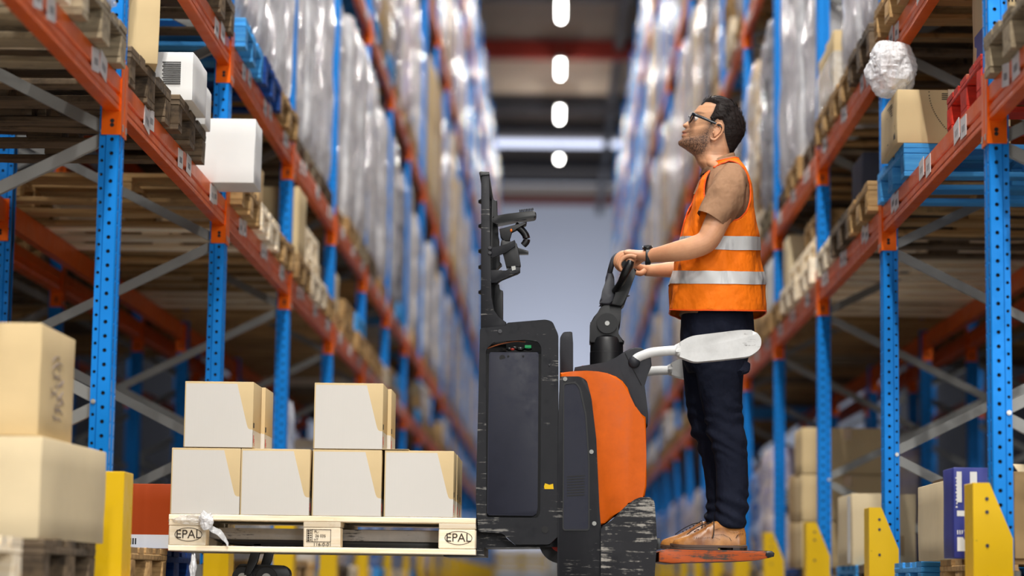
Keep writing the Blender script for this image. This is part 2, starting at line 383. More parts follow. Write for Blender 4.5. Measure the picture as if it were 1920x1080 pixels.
def frame(s, k, x_front=XF, row='front', det=None, ztop=None, base_only=False):
    y = YK(k)
    who = 'in the dark row behind the '+SIDE[s]+' rack' if row == 'back' else 'of the '+SIDE[s]+' rack'
    num = ORD[k] if k >= 0 else 'foremost'
    lab = 'blue upright frame %s, %s from the camera' % (who, num) if k >= 0 else 'blue upright frame %s, just outside the view beside the camera' % who
    dx = XS[s]-XF; e = empty('storage_rack', (s*(x_front+dx), y, 0), lab, 'storage rack', 'upright frames %s' % who); e['kind'] = 'thing'
    det = (2 if k <= 1 else 1 if k <= 3 else 0) if det is None else det
    if row == 'front':
        link(bpy.data.objects.new('upright', UP[s, det]), e)
        r = link(bpy.data.objects.new('upright', UP[s, 'rear' if 0 < k < 4 else 'rear0']), e); r.location.x = s*(XR-XF)
    else:
        link(bpy.data.objects.new('upright', UP[s, 0]), e)
        r = link(bpy.data.objects.new('upright', UP[s, 'rear0']), e); r.location.x = s*(XR-XF)
    nb = 5 if k < 4 else 11
    if row == 'back': nb = 4
    if k <= 6:
        for i in range(nb):
            zf = 0.645+0.96*i
            for q in (0, 1):
                b = link(bpy.data.objects.new('brace', BR[s, q]), e); b.location.z = zf+(0.022 if q == 0 else -0.022)
            if row == 'front' and k <= 2:
                for zz in (zf,):
                    b = link(bpy.data.objects.new('bolt', BOLT), e); b.location = (s*0.060, 0.006, zz)
    if row == 'front' and k < 4:
        for xx in (0.04, XR-XF-0.04):
            f = link(bpy.data.objects.new('foot_plate', FOOT), e); f.location = (s*xx, 0.05, 0)
    return e
def beam_bm(s, Lb, rear=False):
    """hollow stepped beam; local x=0 aisle face, y 0..Lb"""
    bm = B(); h = BH
    pr = [(0, h), (0, 0.066), (0.010, 0.060), (0.010, 0.046), (0.001, 0.046), (0.001, 0.024), (0.004, 0.018), (0.001, 0.012), (0.001, 0.002), (0.004, 0), (0.05, 0), (0.05, h-0.02), (0.034, h-0.02), (0.034, h)]
    a = [bm.verts.new((x*s, 0, z)) for x, z in pr]; b = [bm.verts.new((x*s, Lb, z)) for x, z in pr]; n = len(pr)
    for i in range(n): bm.faces.new([a[i], a[(i+1) % n], b[(i+1) % n], b[i]])
    bm.faces.new(a); bm.faces.new(b[::-1]); return bm
def bracket_bm(s, far):
    """L plate; far: end further from the camera, its side plate faces the camera"""
    bm = B(); t = 0.004
    y0 = 0.0
    if far:
        box(bm, *sorted((s*-0.006, s*-0.001)), -t, 0.044, -0.085, BH+0.075, 0.0015); box(bm, *sorted((s*-0.006, s*0.064)), -t-0.001, 0.0, -0.085, BH-0.004, 0.001)
        ring(bm, (s*0.026, -t-0.002, -0.035), (s*0.026, -t-0.001, -0.035), 0.008, n=8, mi=1); ring(bm, (s*0.026, -t-0.002, -0.05), (s*0.026, -t-0.001, -0.05), 0.008, n=8, mi=1)
        box(bm, *sorted((s*-0.010, s*-0.006)), 0.012, 0.03, -0.07, -0.045, 0.002, mi=2)
    else:
        box(bm, *sorted((s*-0.006, s*-0.001)), -0.044, t, -0.085, BH+0.06, 0.0015); box(bm, *sorted((s*-0.006, s*0.064)), 0.0, t+0.001, -0.085, BH-0.004, 0.001)
        box(bm, *sorted((s*-0.010, s*-0.006)), -0.03, -0.012, -0.07, -0.045, 0.002, mi=2)
    return bm
BL = BAY-0.1
M_stick = mat('worn white sticker', srgb(206, 202, 200), 0.35)
BM_ = {}
for s in (-1, 1):
    BM_[s, 'b'] = mesh_of('beam', beam_bm(s, BL), M_orange, 25)
    BM_[s, 'f'] = mesh_of('bracket', bracket_bm(s, True), [M_orange, M_dark, M_bolt]); BM_[s, 'n'] = mesh_of('bracket', bracket_bm(s, False), [M_orange, M_dark, M_bolt])
bm = B()
box(bm, -0.0022, 0, -0.06, 0.06, -.01, 0.068)
for i in range(8): box(bm, -0.0028, -0.0022, -0.032+i*0.008, -0.0285+i*0.008, 0.012, 0.036, mi=1)
STICK = mesh_of('sticker', bm, [M_stick, mat('grey barcode ink', srgb(120, 118, 120), 0.6)])
def beam(s, k, lv, x=XF, row='front', z=None):
    z = ZL[lv] if z is None else z
    where = {'front': 'on the aisle side of the %s rack' % SIDE[s], 'rear': 'on the wall side of the %s rack' % SIDE[s], 'back': 'on the near face of the row behind the %s rack' % SIDE[s], 'back2': 'on the far face of the row behind the %s rack' % SIDE[s]}[row]
    bay = ('%s bay' % ORD[k]) if k >= 0 else 'bay beside the camera'
    x += XS[s]-XF; e = empty('rack_beam', (s*x, YK(k)+0.1, z), 'orange %s-tier beam %s, %s' % (LV[lv], where, bay), 'shelf beam', 'orange shelf beams %s' % where); e['kind'] = 'thing'
    ss = s if row in ('front', 'back') else -s
    link(bpy.data.objects.new('beam', BM_[ss, 'b']), e)
    if k <= 8:
        a = link(bpy.data.objects.new('bracket', BM_[ss, 'f']), e); a.location.y = BL
        a = link(bpy.data.objects.new('bracket', BM_[ss, 'n']), e)
    if row in ('front',) and k <= 5:
        for i in range(3):
            for j in (0, 1):
                st = link(bpy.data.objects.new('sticker', STICK), e); st.location = (s*-0.0005, 0.42+i*0.85+j*0.15+R.uniform(-.05, .05), 0.047+0.012*(j)+R.uniform(-.006, .006))
                st.rotation_euler = (R.uniform(-.15, .15), 0, 0 if s > 0 else PI) if s > 0 else (R.uniform(-.15, .15), 0, PI)
                if s < 0: st.location.x = 0.0005
    return e
NB = 20
for s in (-1, 1):
    for k in range(-1, NB+1):
        if k == -1: frame(s, k, det=0)
        else: frame(s, k)
    for lv, k0 in ((0, -1), (1, -1), (2, 2), (3, 5), (4, 8)):
        for k in range(k0, NB): beam(s, k, lv)
    for lv, k0, k1 in ((0, -1, 6), (1, 0, 4), (2, 3, 6)):
        for k in range(k0, k1): beam(s, k, lv, x=XR, row='rear')
    for k in range(0, 8): frame(s, k, x_front=2.86, row='back')
    for k in range(0, 7): beam(s, k, 0, x=2.86, row='back')
    for k in range(0, 7): beam(s, k, 0, x=3.94, row='back2')
    for k in range(1, 6): beam(s, k, 1, x=2.86, row='back')

# yellow upright guards
def guard_bm(s, h=0.40):
    bm = B(); t = 0.006
    if s < 0:   # plain square post guard
        sx = lambda a, b: sorted((s*a, s*b))
        box(bm, *sx(-0.066, -0.060), -0.036, 0.13, 0, h, 0.002); box(bm, *sx(-0.066, 0.05), -0.042, -0.036, 0, h, 0.002); box(bm, *sx(-0.066, 0.05), 0.13, 0.136, 0, h, 0.002)
        box(bm, *sx(-0.14, 0.10), -0.06, 0.16, 0, 0.008); return bm
    sx = lambda a, b: sorted((s*a, s*b))
    box(bm, *sx(-0.075, -0.069), -0.03, 0.13, 0, h, 0.002)                       # face towards the aisle
    for y0, y1 in ((-0.036, -0.030), (0.13, 0.136)):
        pts = [(s*-0.075, 0), (s*-0.075, h), (s*-0.018, h), (s*0.06, h-0.19), (s*0.06, 0)]
        prism(bm, pts, y0, y1)
    box(bm, *sx(-0.16, 0.10), -0.06, 0.16, 0, 0.008)
    return bm
M_guardbolt = mat('dark bolt hole', srgb(40, 40, 60), 0.5)
for s in (-1, 1):
    gm = mesh_of('guard_plate', guard_bm(s), M_yellow, 25)
    bm = B(); ring(bm, (s*-0.028, -0.0385, 0), (s*-0.028, -0.0355, 0), 0.0065, n=10); gb = mesh_of('bolt', bm, M_guardbolt)
    for k in range(0, NB):
        e = empty('upright_guard', (s*XS[s], YK(k), 0), 'yellow steel guard round the foot of the %s upright on the %s' % (ORD[k], SIDE[s]), 'upright guard', 'yellow upright guards')
        link(bpy.data.objects.new('guard_plate', gm), e)
        if k < 4:
            for z_ in (0.345, 0.30, 0.185, 0.075)[:4 if s > 0 else 0]: link(bpy.data.objects.new('bolt', gb), e).location.z = z_
# ------------------------------------------------------------------ pallets
def jit(bm, a=0.002):
    for v in bm.verts: v.co += Vector((R.uniform(-a, a), R.uniform(-a, a), R.uniform(-a, a)))
DB = [(0, .145), (.1638, .2638), (.3275, .4725), (.5363, .6363), (.655, .8)]
def board_bm(x0, x1, y0, y1, z0, z1, b=0.003, rag=0.0):
    bm = B(); n = 6; rs = []
    for i in range(n+1):
        x = x0+(x1-x0)*i/n; dy = R.uniform(-rag, rag); dz = R.uniform(-rag, rag)
        if i in (0, n): x += R.uniform(-rag, rag)
        rs.append([Vector((x, y0+dy, z0+dz+b)), Vector((x, y0+dy+b, z0+dz)), Vector((x, y1+dy-b, z0+dz)), Vector((x, y1+dy, z0+dz+b)), Vector((x, y1+dy, z1+dz-b)), Vector((x, y1+dy-b, z1+dz)), Vector((x, y0+dy+b, z1+dz)), Vector((x, y0+dy, z1+dz-b))])
    loft(bm, rs); return bm
def block_bm(lx, ly, rag=0.0):
    bm = B(); box(bm, 0, lx, 0, ly, 0, 0.078, 0.004); 
    if rag: jit(bm, rag)
    return bm
PM = {}
def pal_meshes(key, m, rag):
    d = {}
    d['deck'] = [mesh_of('deck_board', board_bm(0, 1.2, a, b, .122, .144, rag=rag), m) for a, b in DB]
    def cross(x0):
        bm = B(); box(bm, x0, x0+.145, 0, .8, .1, .122, .002); 
        if rag: jit(bm, rag)
        return bm
    d['cross'] = [mesh_of('cross_board', cross(x), m) for x in (0, .5275, 1.055)]
    d['block'] = [((x, y), mesh_of('block', block_bm(.145, w, rag), m)) for x in (0, .5275, 1.055) for y, w in ((0, .1), (.3275, .145), (.7, .1))]
    d['bottom'] = [mesh_of('bottom_board', board_bm(0, 1.2, a, b, 0, .022, rag=rag), m) for a, b in ((0, .1), (.3275, .4725), (.7, .8))]
    bm = B()
    for grp in ('deck', 'cross', 'bottom'):
        for me in d[grp]: bm.from_mesh(me)
    for (x, y), me in d['block']:
        t = B(); t.from_mesh(me); bmesh.ops.translate(t, verts=t.verts, vec=(x, y, .022)); tm = bpy.data.meshes.new('t'); t.to_mesh(tm); t.free(); bm.from_mesh(tm); bpy.data.meshes.remove(tm)
    d['all'] = mesh_of('pallet', bm, m)
    PM[key] = d
for key, m, rag in (('fresh', M_wood, .001), ('mid', M_woodmid, .002), ('old', M_woodold, .0035), ('grey', M_woodgrey, .0025), ('blue', M_woodblue, .0015), ('navy', M_woodnavy, .0015), ('red', M_woodred, .0015)):
    pal_meshes(key, m, rag)
PNAME = {'fresh': 'pale clean', 'mid': 'used tan', 'old': 'dark weathered', 'grey': 'greyish worn', 'blue': 'light blue painted', 'navy': 'navy blue painted', 'red': 'red painted'}
PITCH = {0: 0.0, 1: 1.0}
def pallet(x, y, z, key, label, group='wooden pallets on the racks', parts=True, s=1, rz=0.0):
    """x,y = aisle-side near corner; pallet runs 1.2 away from the aisle (s side)"""
    if not parts:
        o = bpy.data.objects.new('wooden_pallet', PM[key]['all']); link(o)
    else:
        o = bpy.data.objects.new('wooden_pallet', None); link(o); d = PM[key]
        for me in d['deck']: link(bpy.data.objects.new('deck_board', me), o)
        for me in d['cross']: link(bpy.data.objects.new('cross_board', me), o)
        for me in d['bottom']: link(bpy.data.objects.new('bottom_board', me), o)
        for (a, b), me in d['block']:
            c = link(bpy.data.objects.new('block', me), o); c.location = (a, b, .022)
    o.location = (x, y, z)
    if s < 0: o.rotation_euler[2] = PI+rz; o.location.y += .8
    else: o.rotation_euler[2] = rz
    return tag(o, label, 'pallet', group)

# ------------------------------------------------------------------ cartons and wrapped loads
def carton_bm(lx, ly, lz, seam=True, lid=True):
    """closed carton, origin at low near corner centre; x -lx/2..lx/2, y 0..ly; mats 0 card 1 tape/edge"""
    bm = B(); box(bm, -lx/2, lx/2, 0, ly, 0, lz, 0.004, seg=2)
    return bm
def carton(x, y, z, lx, ly, lz, m, label, group='cartons on the racks', rz=0, tape=True, mark=None, name='cardboard_box', parts=True):
    bm = B(); box(bm, 0, lx, 0, ly, 0, lz, 0.004, seg=2)
    bmesh.ops.subdivide_edges(bm, edges=[e for e in bm.edges if e.calc_length() > 0.1], cuts=3, use_grid_fill=True)
    for v in bm.verts: v.co += Vector((noise.noise(v.co*7+Vector((x, y, z)))*.004, noise.noise(v.co*6+Vector((y, x, 3)))*.004, 0))
    o = obj(name, bm, m, loc=(x, y, z)); o.rotation_euler[2] = rz
    if parts:
        t = B(); box(t, lx/2-.025, lx/2+.025, -.001, ly+.001, lz-.0005, lz+.001); box(t, lx/2-.025, lx/2+.025, -.0035, -.0005, lz-.07, lz+.001); box(t, lx/2-.025, lx/2+.025, ly+.0005, ly+.0035, lz-.07, lz+.001)
        if tape: obj('tape', t, M_tape, o)
    return tag(o, label, 'cardboard box', group)
def wrapbox(lx, ly, lz, seed, amp=.018, nu=14, nv=18, layers=0):
    """bulging shrink-wrapped block"""
    bm = B(); box(bm, 0, lx, 0, ly, 0, lz)
    bmesh.ops.subdivide_edges(bm, edges=bm.edges[:], cuts=11, use_grid_fill=True)
    c = Vector((lx/2, ly/2, lz/2))
    for v in bm.verts:
        d = v.co-c; k = Vector((d.x/(lx/2), d.y/(ly/2), d.z/(lz/2)))
        r = 1-0.05*(abs(k.x)**6*abs(k.y)**6)-0.035*abs(k.z)**8*(abs(k.x)**4+abs(k.y)**4)
        p = v.co*1.0+Vector((seed, seed*2, 0))
        n = noise.noise(p*6)*amp+noise.noise(Vector((p.x*16, p.y*16, p.z*5)))*amp*.6
        if layers: n -= abs(math.sin(v.co.z/lz*PI*layers))**.4*-.014
        v.co = c+Vector((d.x*r, d.y*r, d.z))+Vector((k.x*n*(abs(k.x) > .99), k.y*n*(abs(k.y) > .99), k.z*n*.5*(k.z > .99)))
    return bm
WR = {}
for i in range(6):
    for nm, m in (('white', M_wrapw), ('tan', M_wrapk), ('blue', M_wrapb), ('lilac', M_wrapl), ('grey', M_wrapg)):
        WR[nm, i] = mesh_of('wrapped_load', wrapbox(1.16, .78, 1.0, i*3.7+1, layers=(0, 3, 4, 5, 0, 3)[i]), m, 60)
def wrapped(s, x, y, z, h, nm, label, group, w=1.0):
    o = bpy.data.objects.new('wrapped_load', WR[nm, R.randrange(6)]); link(o)
    o.scale = (w, 1, h); o.location = (x if s > 0 else x-1.16*w, y+.01, z)
    return tag(o, label, 'wrapped load', group)
SL = ['near', 'middle', 'far']
def slotlabel(s, lv, k, i):
    return '%s in %s bay, %s, %s rack' % (SL[i], ORD[k] if k >= 0 else 'foremost', ('floor', 'first shelf', 'second shelf', 'third shelf', 'fourth shelf', 'top shelf')[lv], SIDE[s])
ZD = [0.0]+[z+BH for z in ZL]           # resting heights
CUSTOM = set()
def slot(s, k, lv, i): return (YK(k)+.125+i*.835)
G_P = {-1: 'pallets in the left rack', 1: 'pallets in the right rack'}
# custom near slots: (s, lv, k, y, kind, parts)
CP = [
 (-1, 1, -1, 5.46, 'mid'), (-1, 1, -1, 6.30, 'fresh'), (-1, 1, -1, 7.22, 'grey'),
 (-1, 1, 0, 8.27, 'old'), (-1, 1, 0, 9.12, 'old'), (-1, 1, 0, 9.96, 'mid'),
 (-1, 1, 1, 10.96, 'mid'), (-1, 1, 1, 11.8, 'fresh'), (-1, 1, 1, 12.63, 'mid'),
 (-1, 1, 2, 13.63, 'mid'), (-1, 1, 2, 14.47, 'fresh'), (-1, 1, 2, 15.3, 'mid'), (1, 1, 2, 13.63, 'fresh'), (1, 1, 2, 14.47, 'fresh'), (1, 1, 2, 15.3, 'mid'),
 (-1, 1, 4, 18.99, 'mid'), (-1, 1, 4, 19.83, 'mid'), (-1, 1, 4, 20.66, 'fresh'), (1, 1, 4, 18.99, 'mid'), (1, 1, 4, 19.83, 'old'), (1, 1, 4, 20.66, 'mid'),
 (-1, 2, 0, 8.3, 'old'), (-1, 2, 0, 9.15, 'navy'), (-1, 2, 0, 9.97, 'old'),
 (-1, 2, 1, 10.97, 'blue'), (-1, 2, 1, 11.8, 'navy'), (-1, 2, 1, 12.63, 'mid'),
 (1, 1, -1, 5.62, 'grey'), (1, 1, -1, 6.42, 'grey'), (1, 1, -1, 7.24, 'grey'),
 (1, 1, 0, 8.28, 'red'), (1, 1, 0, 10.0, 'blue'),
 (1, 1, 1, 10.97, 'mid'), (1, 1, 1, 11.8, 'old'), (1, 1, 1, 12.64, 'fresh'),
 (1, 2, 0, 8.3, 'old'), (1, 2, 0, 9.12, 'old'), (1, 2, 0, 9.95, 'mid'),
 (1, 2, 1, 10.97, 'old'), (1, 2, 1, 11.8, 'mid'), (1, 2, 1, 12.6, 'mid'),
 (-1, 0, -1, 5.9, 'fresh'), (-1, 0, -1, 6.98, 'old'), (-1, 0, 0, 8.42, 'mid'), (-1, 0, 0, 9.5, 'navy'), (-1, 0, 2, 13.7, 'mid'), 
 (1, 0, -1, 6.75, 'fresh'), (1, 0, 0, 8.45, 'mid'), (1, 0, 0, 9.75, 'blue'), (1, 0, 1, 10.98, 'old'), (1, 0, 1, 11.85, 'blue'), (1, 0, 2, 13.7, 'old'), (1, 0, 2, 14.6, 'navy'),
]
cnt = {}
for s, lv, k, y, kind in CP:
    i = cnt.get((s, lv, k), 0); cnt[s, lv, k] = i+1; CUSTOM.add((s, lv, k))
    rz = R.uniform(-.02, .02)
    over = {('red'): .0}.get(kind, R.uniform(.02, .05))
    if (s, lv, k) == (-1, 0, -1) and kind == 'fresh': over = 0.0
    if lv == 0: over = 0.0 if s > 0 else .04
    if lv == 0 and kind == 'navy' and s < 0: over = -.03
    x = s*(XS[s]-over)
    lab = '%s pallet, %s' % (PNAME[kind], slotlabel(s, lv, k, 2 if (s, lv, k, kind) == (1, 1, 0, 'blue') else min(i, 2)))
    pallet(x, y, ZD[lv]+(.004 if kind == 'old' else .002), kind, lab, G_P[s], parts=(k <= 1), s=s, rz=rz if lv else rz*.4)
for s, lv, k, ys3 in ((-1, 2, 1, (10.97, 11.8, 12.63)), (1, 2, 1, (10.97, 11.8))):
    for i, y in enumerate(ys3):
        wrapped(s, s*(XS[s]-(-.02 if s > 0 else .01)), y+.01, ZD[lv]+.147, 1.6, 'white', 'shrink-wrapped white load, '+slotlabel(s, lv, k, i), 'wrapped loads in the %s rack' % SIDE[s])
# far bays
FARM = {-1: B(), 1: B()}
FMI = {'white': 1, 'tan': 2, 'blue': 3, 'lilac': 4, 'grey': 5}
TOPH = [.95, .3, 1.55, 1.9, 1.8, 1.4]
def rnd_kind(): return R.choice(['mid', 'mid', 'fresh', 'old', 'grey', 'mid', 'blue'])
LVK = {0: -1, 1: -1, 2: 0, 3: 2, 4: 5, 5: 8}
for s in (-1, 1):
    for lv in range(6):
        for k in range(LVK[lv], NB):
            for i in range(3):
                if (s, lv, k) in CUSTOM: continue
                if lv == 0 and k < 3: continue
                y = slot(s, k, lv, i); z = ZD[lv]+.001; ov = R.uniform(-.04, .035); x = s*(XS[s]-ov)
                if k <= 6: pallet(x, y, z, rnd_kind(), 'blurred wooden pallet, '+slotlabel(s, lv, k, i), G_P[s], parts=False, s=s)
                else:
                    far_p = FARM[s]; t = PM['mid']['all']; v0 = len(far_p.verts); far_p.from_mesh(t); far_p.verts.ensure_lookup_table()
                    for v in far_p.verts[v0:]: v.co = Vector((x+s*v.co.x, y+v.co.y, z+v.co.z))
                z2 = z+.145; r = R.random()
                if k > 10:
                    c = R.choice(('white', 'tan', 'lilac', 'tan', 'white', 'white') if lv else ('blue', 'blue', 'tan')); h = TOPH[lv]*R.uniform(.75, 1); t = WR[c, R.randrange(6)]
                    v0, f0 = len(far_p.verts), len(far_p.faces); far_p.from_mesh(t); far_p.verts.ensure_lookup_table(); far_p.faces.ensure_lookup_table()
                    for v in far_p.verts[v0:]: v.co = Vector((x+s*(.03+v.co.x), y+v.co.y, z2+v.co.z*h))
                    for f in far_p.faces[f0:]: f.material_index = FMI[c]
                    continue
                grp = 'wrapped loads in the %s rack' % SIDE[s]
                if lv == 1:
                    if r < .45 and k <= 6:
                        for j in range(R.choice((1, 2))): pallet(x+s*R.uniform(-.01, .03), y, z2+.003+j*.148, rnd_kind(), '%s pallet stacked on another, %s' % (('empty', 'topmost empty')[j], slotlabel(s, lv, k, i)), G_P[s], parts=False, s=s)
                    elif r < .8:
                        hh = R.uniform(.2, .4); lx = R.uniform(.5, 1.1); xo = x+s*R.uniform(.0, .08)
                        carton(min(xo, xo+s*lx), y+.05, z2, lx, R.uniform(.4, .68), hh, R.choice((M_kraft, M_kraftd, M_kraftl, M_whitebox)), 'low carton, '+slotlabel(s, lv, k, i), 'low cartons in the %s rack' % SIDE[s], parts=k < 6)
                    else: wrapped(s, x, y, z2, .4, R.choice(('white', 'tan')), 'low wrapped load, '+slotlabel(s, lv, k, i), grp)
                else:
                    h = TOPH[lv]*R.uniform(.78, 1.0); force = {(-1, 2): (2, 3, 4), (1, 2): (2,)}.get((s, lv), ())
                    pal = ('white', 'tan', 'white', 'tan', 'lilac', 'grey') if lv else ('blue', 'grey', 'tan', 'blue', 'tan', 'lilac')
                    if k >= 6: pal = ('white', 'tan', 'lilac', 'tan', 'white', 'white', 'tan', 'blue')
                    if k in force: pal = ('white',); r = .9; h = TOPH[lv]
                    if lv == 0 and k >= 4: pal = ('blue', 'blue', 'tan', 'lilac')
                    if s > 0 and lv >= 2 and 3 <= k <= 5 and i == 1:
                        for j in range(7): pallet(x+s*R.uniform(-.01, .03), y, z2+j*.145, R.choice(('mid', 'fresh')), '%s empty pallet of seven piled %s' % (ORD[j], slotlabel(s, lv, k, i)), G_P[s], parts=False, s=s)
                    elif r < .18 and lv >= 2:
                        lx = 1.1
                        for j in range(2): carton(min(x, x+s*lx), y+.03, z2+j*h/2.1, lx, .72, h/2.1, R.choice((M_kraft, M_kraftd, M_kraftl)), 'tall carton %s, %s' % (('below', 'above')[j], slotlabel(s, lv, k, i)), 'tall cartons in the %s rack' % SIDE[s], parts=False)
                    else:
                        c = R.choice(pal); cw = {'white': 'white', 'tan': 'tan', 'blue': 'blue', 'lilac': 'pale lilac', 'grey': 'grey'}[c]
                        wrapped(s, x, y, z2, h, c, 'shrink-wrapped %s load, %s' % (cw, slotlabel(s, lv, k, i)), grp, w=R.uniform(.94, 1.0))
for s in (-1, 1):
    tag(obj('far_goods', FARM[s], [M_woodmid, M_wrapw, M_wrapk, M_wrapb, M_wrapl, M_wrapg]), 'countless blurred loaded pallets at the far end of the %s rack' % SIDE[s], 'loaded pallets', kind='stuff')
# ------------------------------------------------------------------ cartons near the camera (left)
def cbox(x0, x1, y0, y1, z0, z1, m, label, rz=0, tape=True, group=None, nm='cardboard_box'):
    o = carton(min(x0, x1), y0, z0, abs(x1-x0), y1-y0, z1-z0, m, label, group, rz=rz, tape=tape, name=nm); return o
zd0 = .146
bB = cbox(-2.15, -1.53, 7.0, 7.86, zd0+.001, .452, M_kraftl, 'large plain carton, lower of two stacked by the left upright', rz=-.035)
bA = cbox(-2.2, -1.56, 7.05, 7.55, .458, .80, M_kraft, 'plain carton with scribbled side, upper of two by the left upright')
bm = B()
for i in range(16):
    x = -1.5585; y = 7.30+R.uniform(-.05, .05); z = .52+i*.012
    tube(bm, [(x, y-.05, z, .0012), (x, y, z+R.uniform(-.02, .02), .0012), (x, y+.06, z+R.uniform(-.01, .02), .0012)], n=4, sub=3)
obj('pen_scribble', bm, mat('faint blue ink', srgb(120, 110, 120), .8), None); bpy.data.objects['pen_scribble'].parent = bA; bpy.data.objects['pen_scribble'].location = -Vector(bA.location)
# box leaning on the dark pallets, first shelf
zd1 = ZD[1]+.147
a_ = at(240, 100, 8.66); 
cbox(-1.82, -1.49, 8.50, 8.92, zd1, zd1+.27, M_kraft, 'brown carton turned on the dark weathered pallets, behind the first left upright', rz=.24)
cbox(-1.78, -1.475, 9.25, 9.62, zd1+.002, zd1+.20, M_whitebox, 'white printed carton on dark pallets, left first shelf', tape=False)
bm = B()
for i in range(12): box(bm, -1.60+(i % 2)*.004, -1.525, 9.2475, 9.2485, zd1+.155-i*.008, zd1+.159-i*.008)
obj('printed_text', bm, M_ink, None)
o = bpy.data.objects['printed_text']; par = [q for q in bpy.data.objects if q.get('label') == 'white printed carton on dark pallets, left first shelf'][0]; o.parent = par; o.location = -Vector(par.location)
wb = cbox(-1.70, -1.50, 9.75, 9.93, zd1+.002, zd1+.17, M_whitebox, 'narrow white carton between two other white cartons, left first shelf', tape=False)
c3 = cbox(-1.71, -1.365, 10.36, 10.62, ZD[1]+.003, ZD[1]+.295, M_whitebox, 'white carton overhanging the aisle beside the second left upright', tape=False)
for q in bpy.data.objects:
    if q.get('label', '').startswith('used tan pallet, far in first bay, first shelf, left'):
        for ch in list(q.children): bpy.data.objects.remove(ch)
        bpy.data.objects.remove(q); break
# first-shelf cartons in the second and third left bays
cbox(-1.95, -1.60, 11.55, 11.75, zd1, zd1+.36, M_whitebox, 'slim whitish carton, left first shelf, second bay, nearest of three'); cbox(-1.95, -1.59, 11.86, 12.1, zd1, zd1+.30, M_kraft, 'tan carton with white label, left first shelf, second bay')
cbox(-1.9, -1.58, 12.2, 12.4, zd1, zd1+.26, M_kraftd, 'short brown carton, left first shelf, second bay, farthest of three')
for s_, j, y in ((1, 1, 13.65), (1, 2, 13.63), (1, 1, 14.49), (-1, 1, 14.49), (-1, 2, 14.5)):
    pallet(s_*(XS[s_]+.01*j), y, zd1+.002+(j-1)*.148, 'fresh' if y > 14 or j == 1 else 'mid', 'pale empty pallet, %s above its lower one, first shelf, third %s bay, %s pile' % (('one', 'two')[j-1], SIDE[s_], 'nearer' if y < 14 else 'farther'), G_P[s_], parts=False, s=s_)
cbox(-1.95, -1.53, 13.68, 14.1, zd1+.002, zd1+.40, M_kraft, 'tan carton at the third left upright, first shelf', tape=False)
cbox(1.53, 1.76, 15.4, 15.75, zd1+.002, zd1+.40, M_kraftl, 'pale upright carton behind the worker, right first shelf', tape=False)
M_yb = m_card('yellow carton', srgb(226, 186, 20), .5)
cbox(1.56, 1.80, 19.1, 19.5, zd1+.002, zd1+.38, M_yb, 'small yellow carton behind the worker, right first shelf', tape=False)
M_gb = m_card('green crate plastic', srgb(20, 130, 60), .5)
cbox(-2.0, -1.66, 19.1, 19.5, zd1+.002, zd1+.24, M_gb, 'small green carton on the left first shelf, fifth bay', tape=False)
# crumpled film
def film_blob(name, c, r, label, seed, m=M_filmthick, sub=4, amp=.22, cat='plastic film'):
    bm = B(); bmesh.ops.create_icosphere(bm, subdivisions=sub, radius=1)
    for v in bm.verts:
        p = v.co.copy(); n = noise.noise(p*1.5+Vector((seed, 0, 0)))*amp*1.6+abs(noise.noise(Vector((p.x*2.2, p.y*2.2, p.z*5.5))+Vector((0, seed, 0))))*amp*.9+abs(noise.noise(Vector((p.x*9+p.z*5, p.y*4, p.z*3-p.x*5))+Vector((seed, 0, 1))))*amp*.35
        q = p*(0.85+n); v.co = Vector((q.x*r[0], q.y*r[1], q.z*r[2]))
    o = obj(name, bm, m, loc=c, ang=25); return tag(o, label, cat)
film_blob('crumpled_film', (-1.68, 7.75, zd1+.055), (.19, .30, .075), 'crumpled clear film on the grey pallet by the first left upright', 3, M_film)
p = at(1662, 130, 10.15)
film_blob('crumpled_film', p+Vector((0.02, 0, 0)), (.125, .13, .145), 'big ball of crumpled film hanging over the right second-shelf beam', 9, M_filmthick, 5, .13)
# ------------------------------------------------------------------ right side
bR = cbox(1.462, 1.95, 10.0, 10.52, zd1, zd1+.235, M_kraft, 'printed brown carton on the light blue pallet')
bm = B()
for i in range(22):
    t = i/21; x = 1.60+.10*t**1.6+.0; z = .225-.19*t**.8; ring(bm, (x, -.0015, z), (x, -.001, z), .0028, n=6)
for i in range(4): box(bm, 1.655-1.462+1.462, 1.70, -.0015, -.001, .215-i*.008, .219-i*.008)
for dx in (0, .016): box(bm, 1.745+dx, 1.748+dx, -.0015, -.001, .20, .222); box(bm, 1.741+dx, 1.752+dx, -.0015, -.001, .222, .225)
for i in range(9): box(bm, 1.461-.0005, 1.4615, .06+i*.006, .063+i*.006, .03, .09)
for i in range(14): box(bm, 1.461-.0005, 1.4615, .14+(i % 3)*.01, .30-(i*7 % 5)*.012, .04+i*.012, .045+i*.012)
o = obj('printed_marks', bm, M_ink, bR); o.location.x = -1.462
pz = zd1
bp = cbox(1.575, 1.80, 8.35, 8.75, pz, pz+.46, M_kraft, 'tall carton with violet band on the red pallet', tape=False)
bm = B(); box(bm, .0, .226, -.0016, -.0006, .02, .17); box(bm, -.0016, -.0006, 0, .40, .02, .17)
obj('violet_band', bm, M_purplebox, bp)
bm = B()
for i in range(7): box(bm, .05+i*.012, .056+i*.012, -.0018, -.0008, .21, .30)
box(bm, .04, .045, -.0018, -.0008, .20, .31); box(bm, .13, .135, -.0018, -.0008, .20, .31)
obj('barcode', bm, M_ink, bp)
cbox(1.62, 1.9, 8.78, 9.05, pz, pz+.42, M_kraft, 'plain tan carton behind the violet-banded one on the red pallet')
cbox(1.575, 1.85, 12.0, 12.45, zd1, zd1+.33, M_darkbox, 'dark grey carton on the first right shelf, second bay', tape=False)
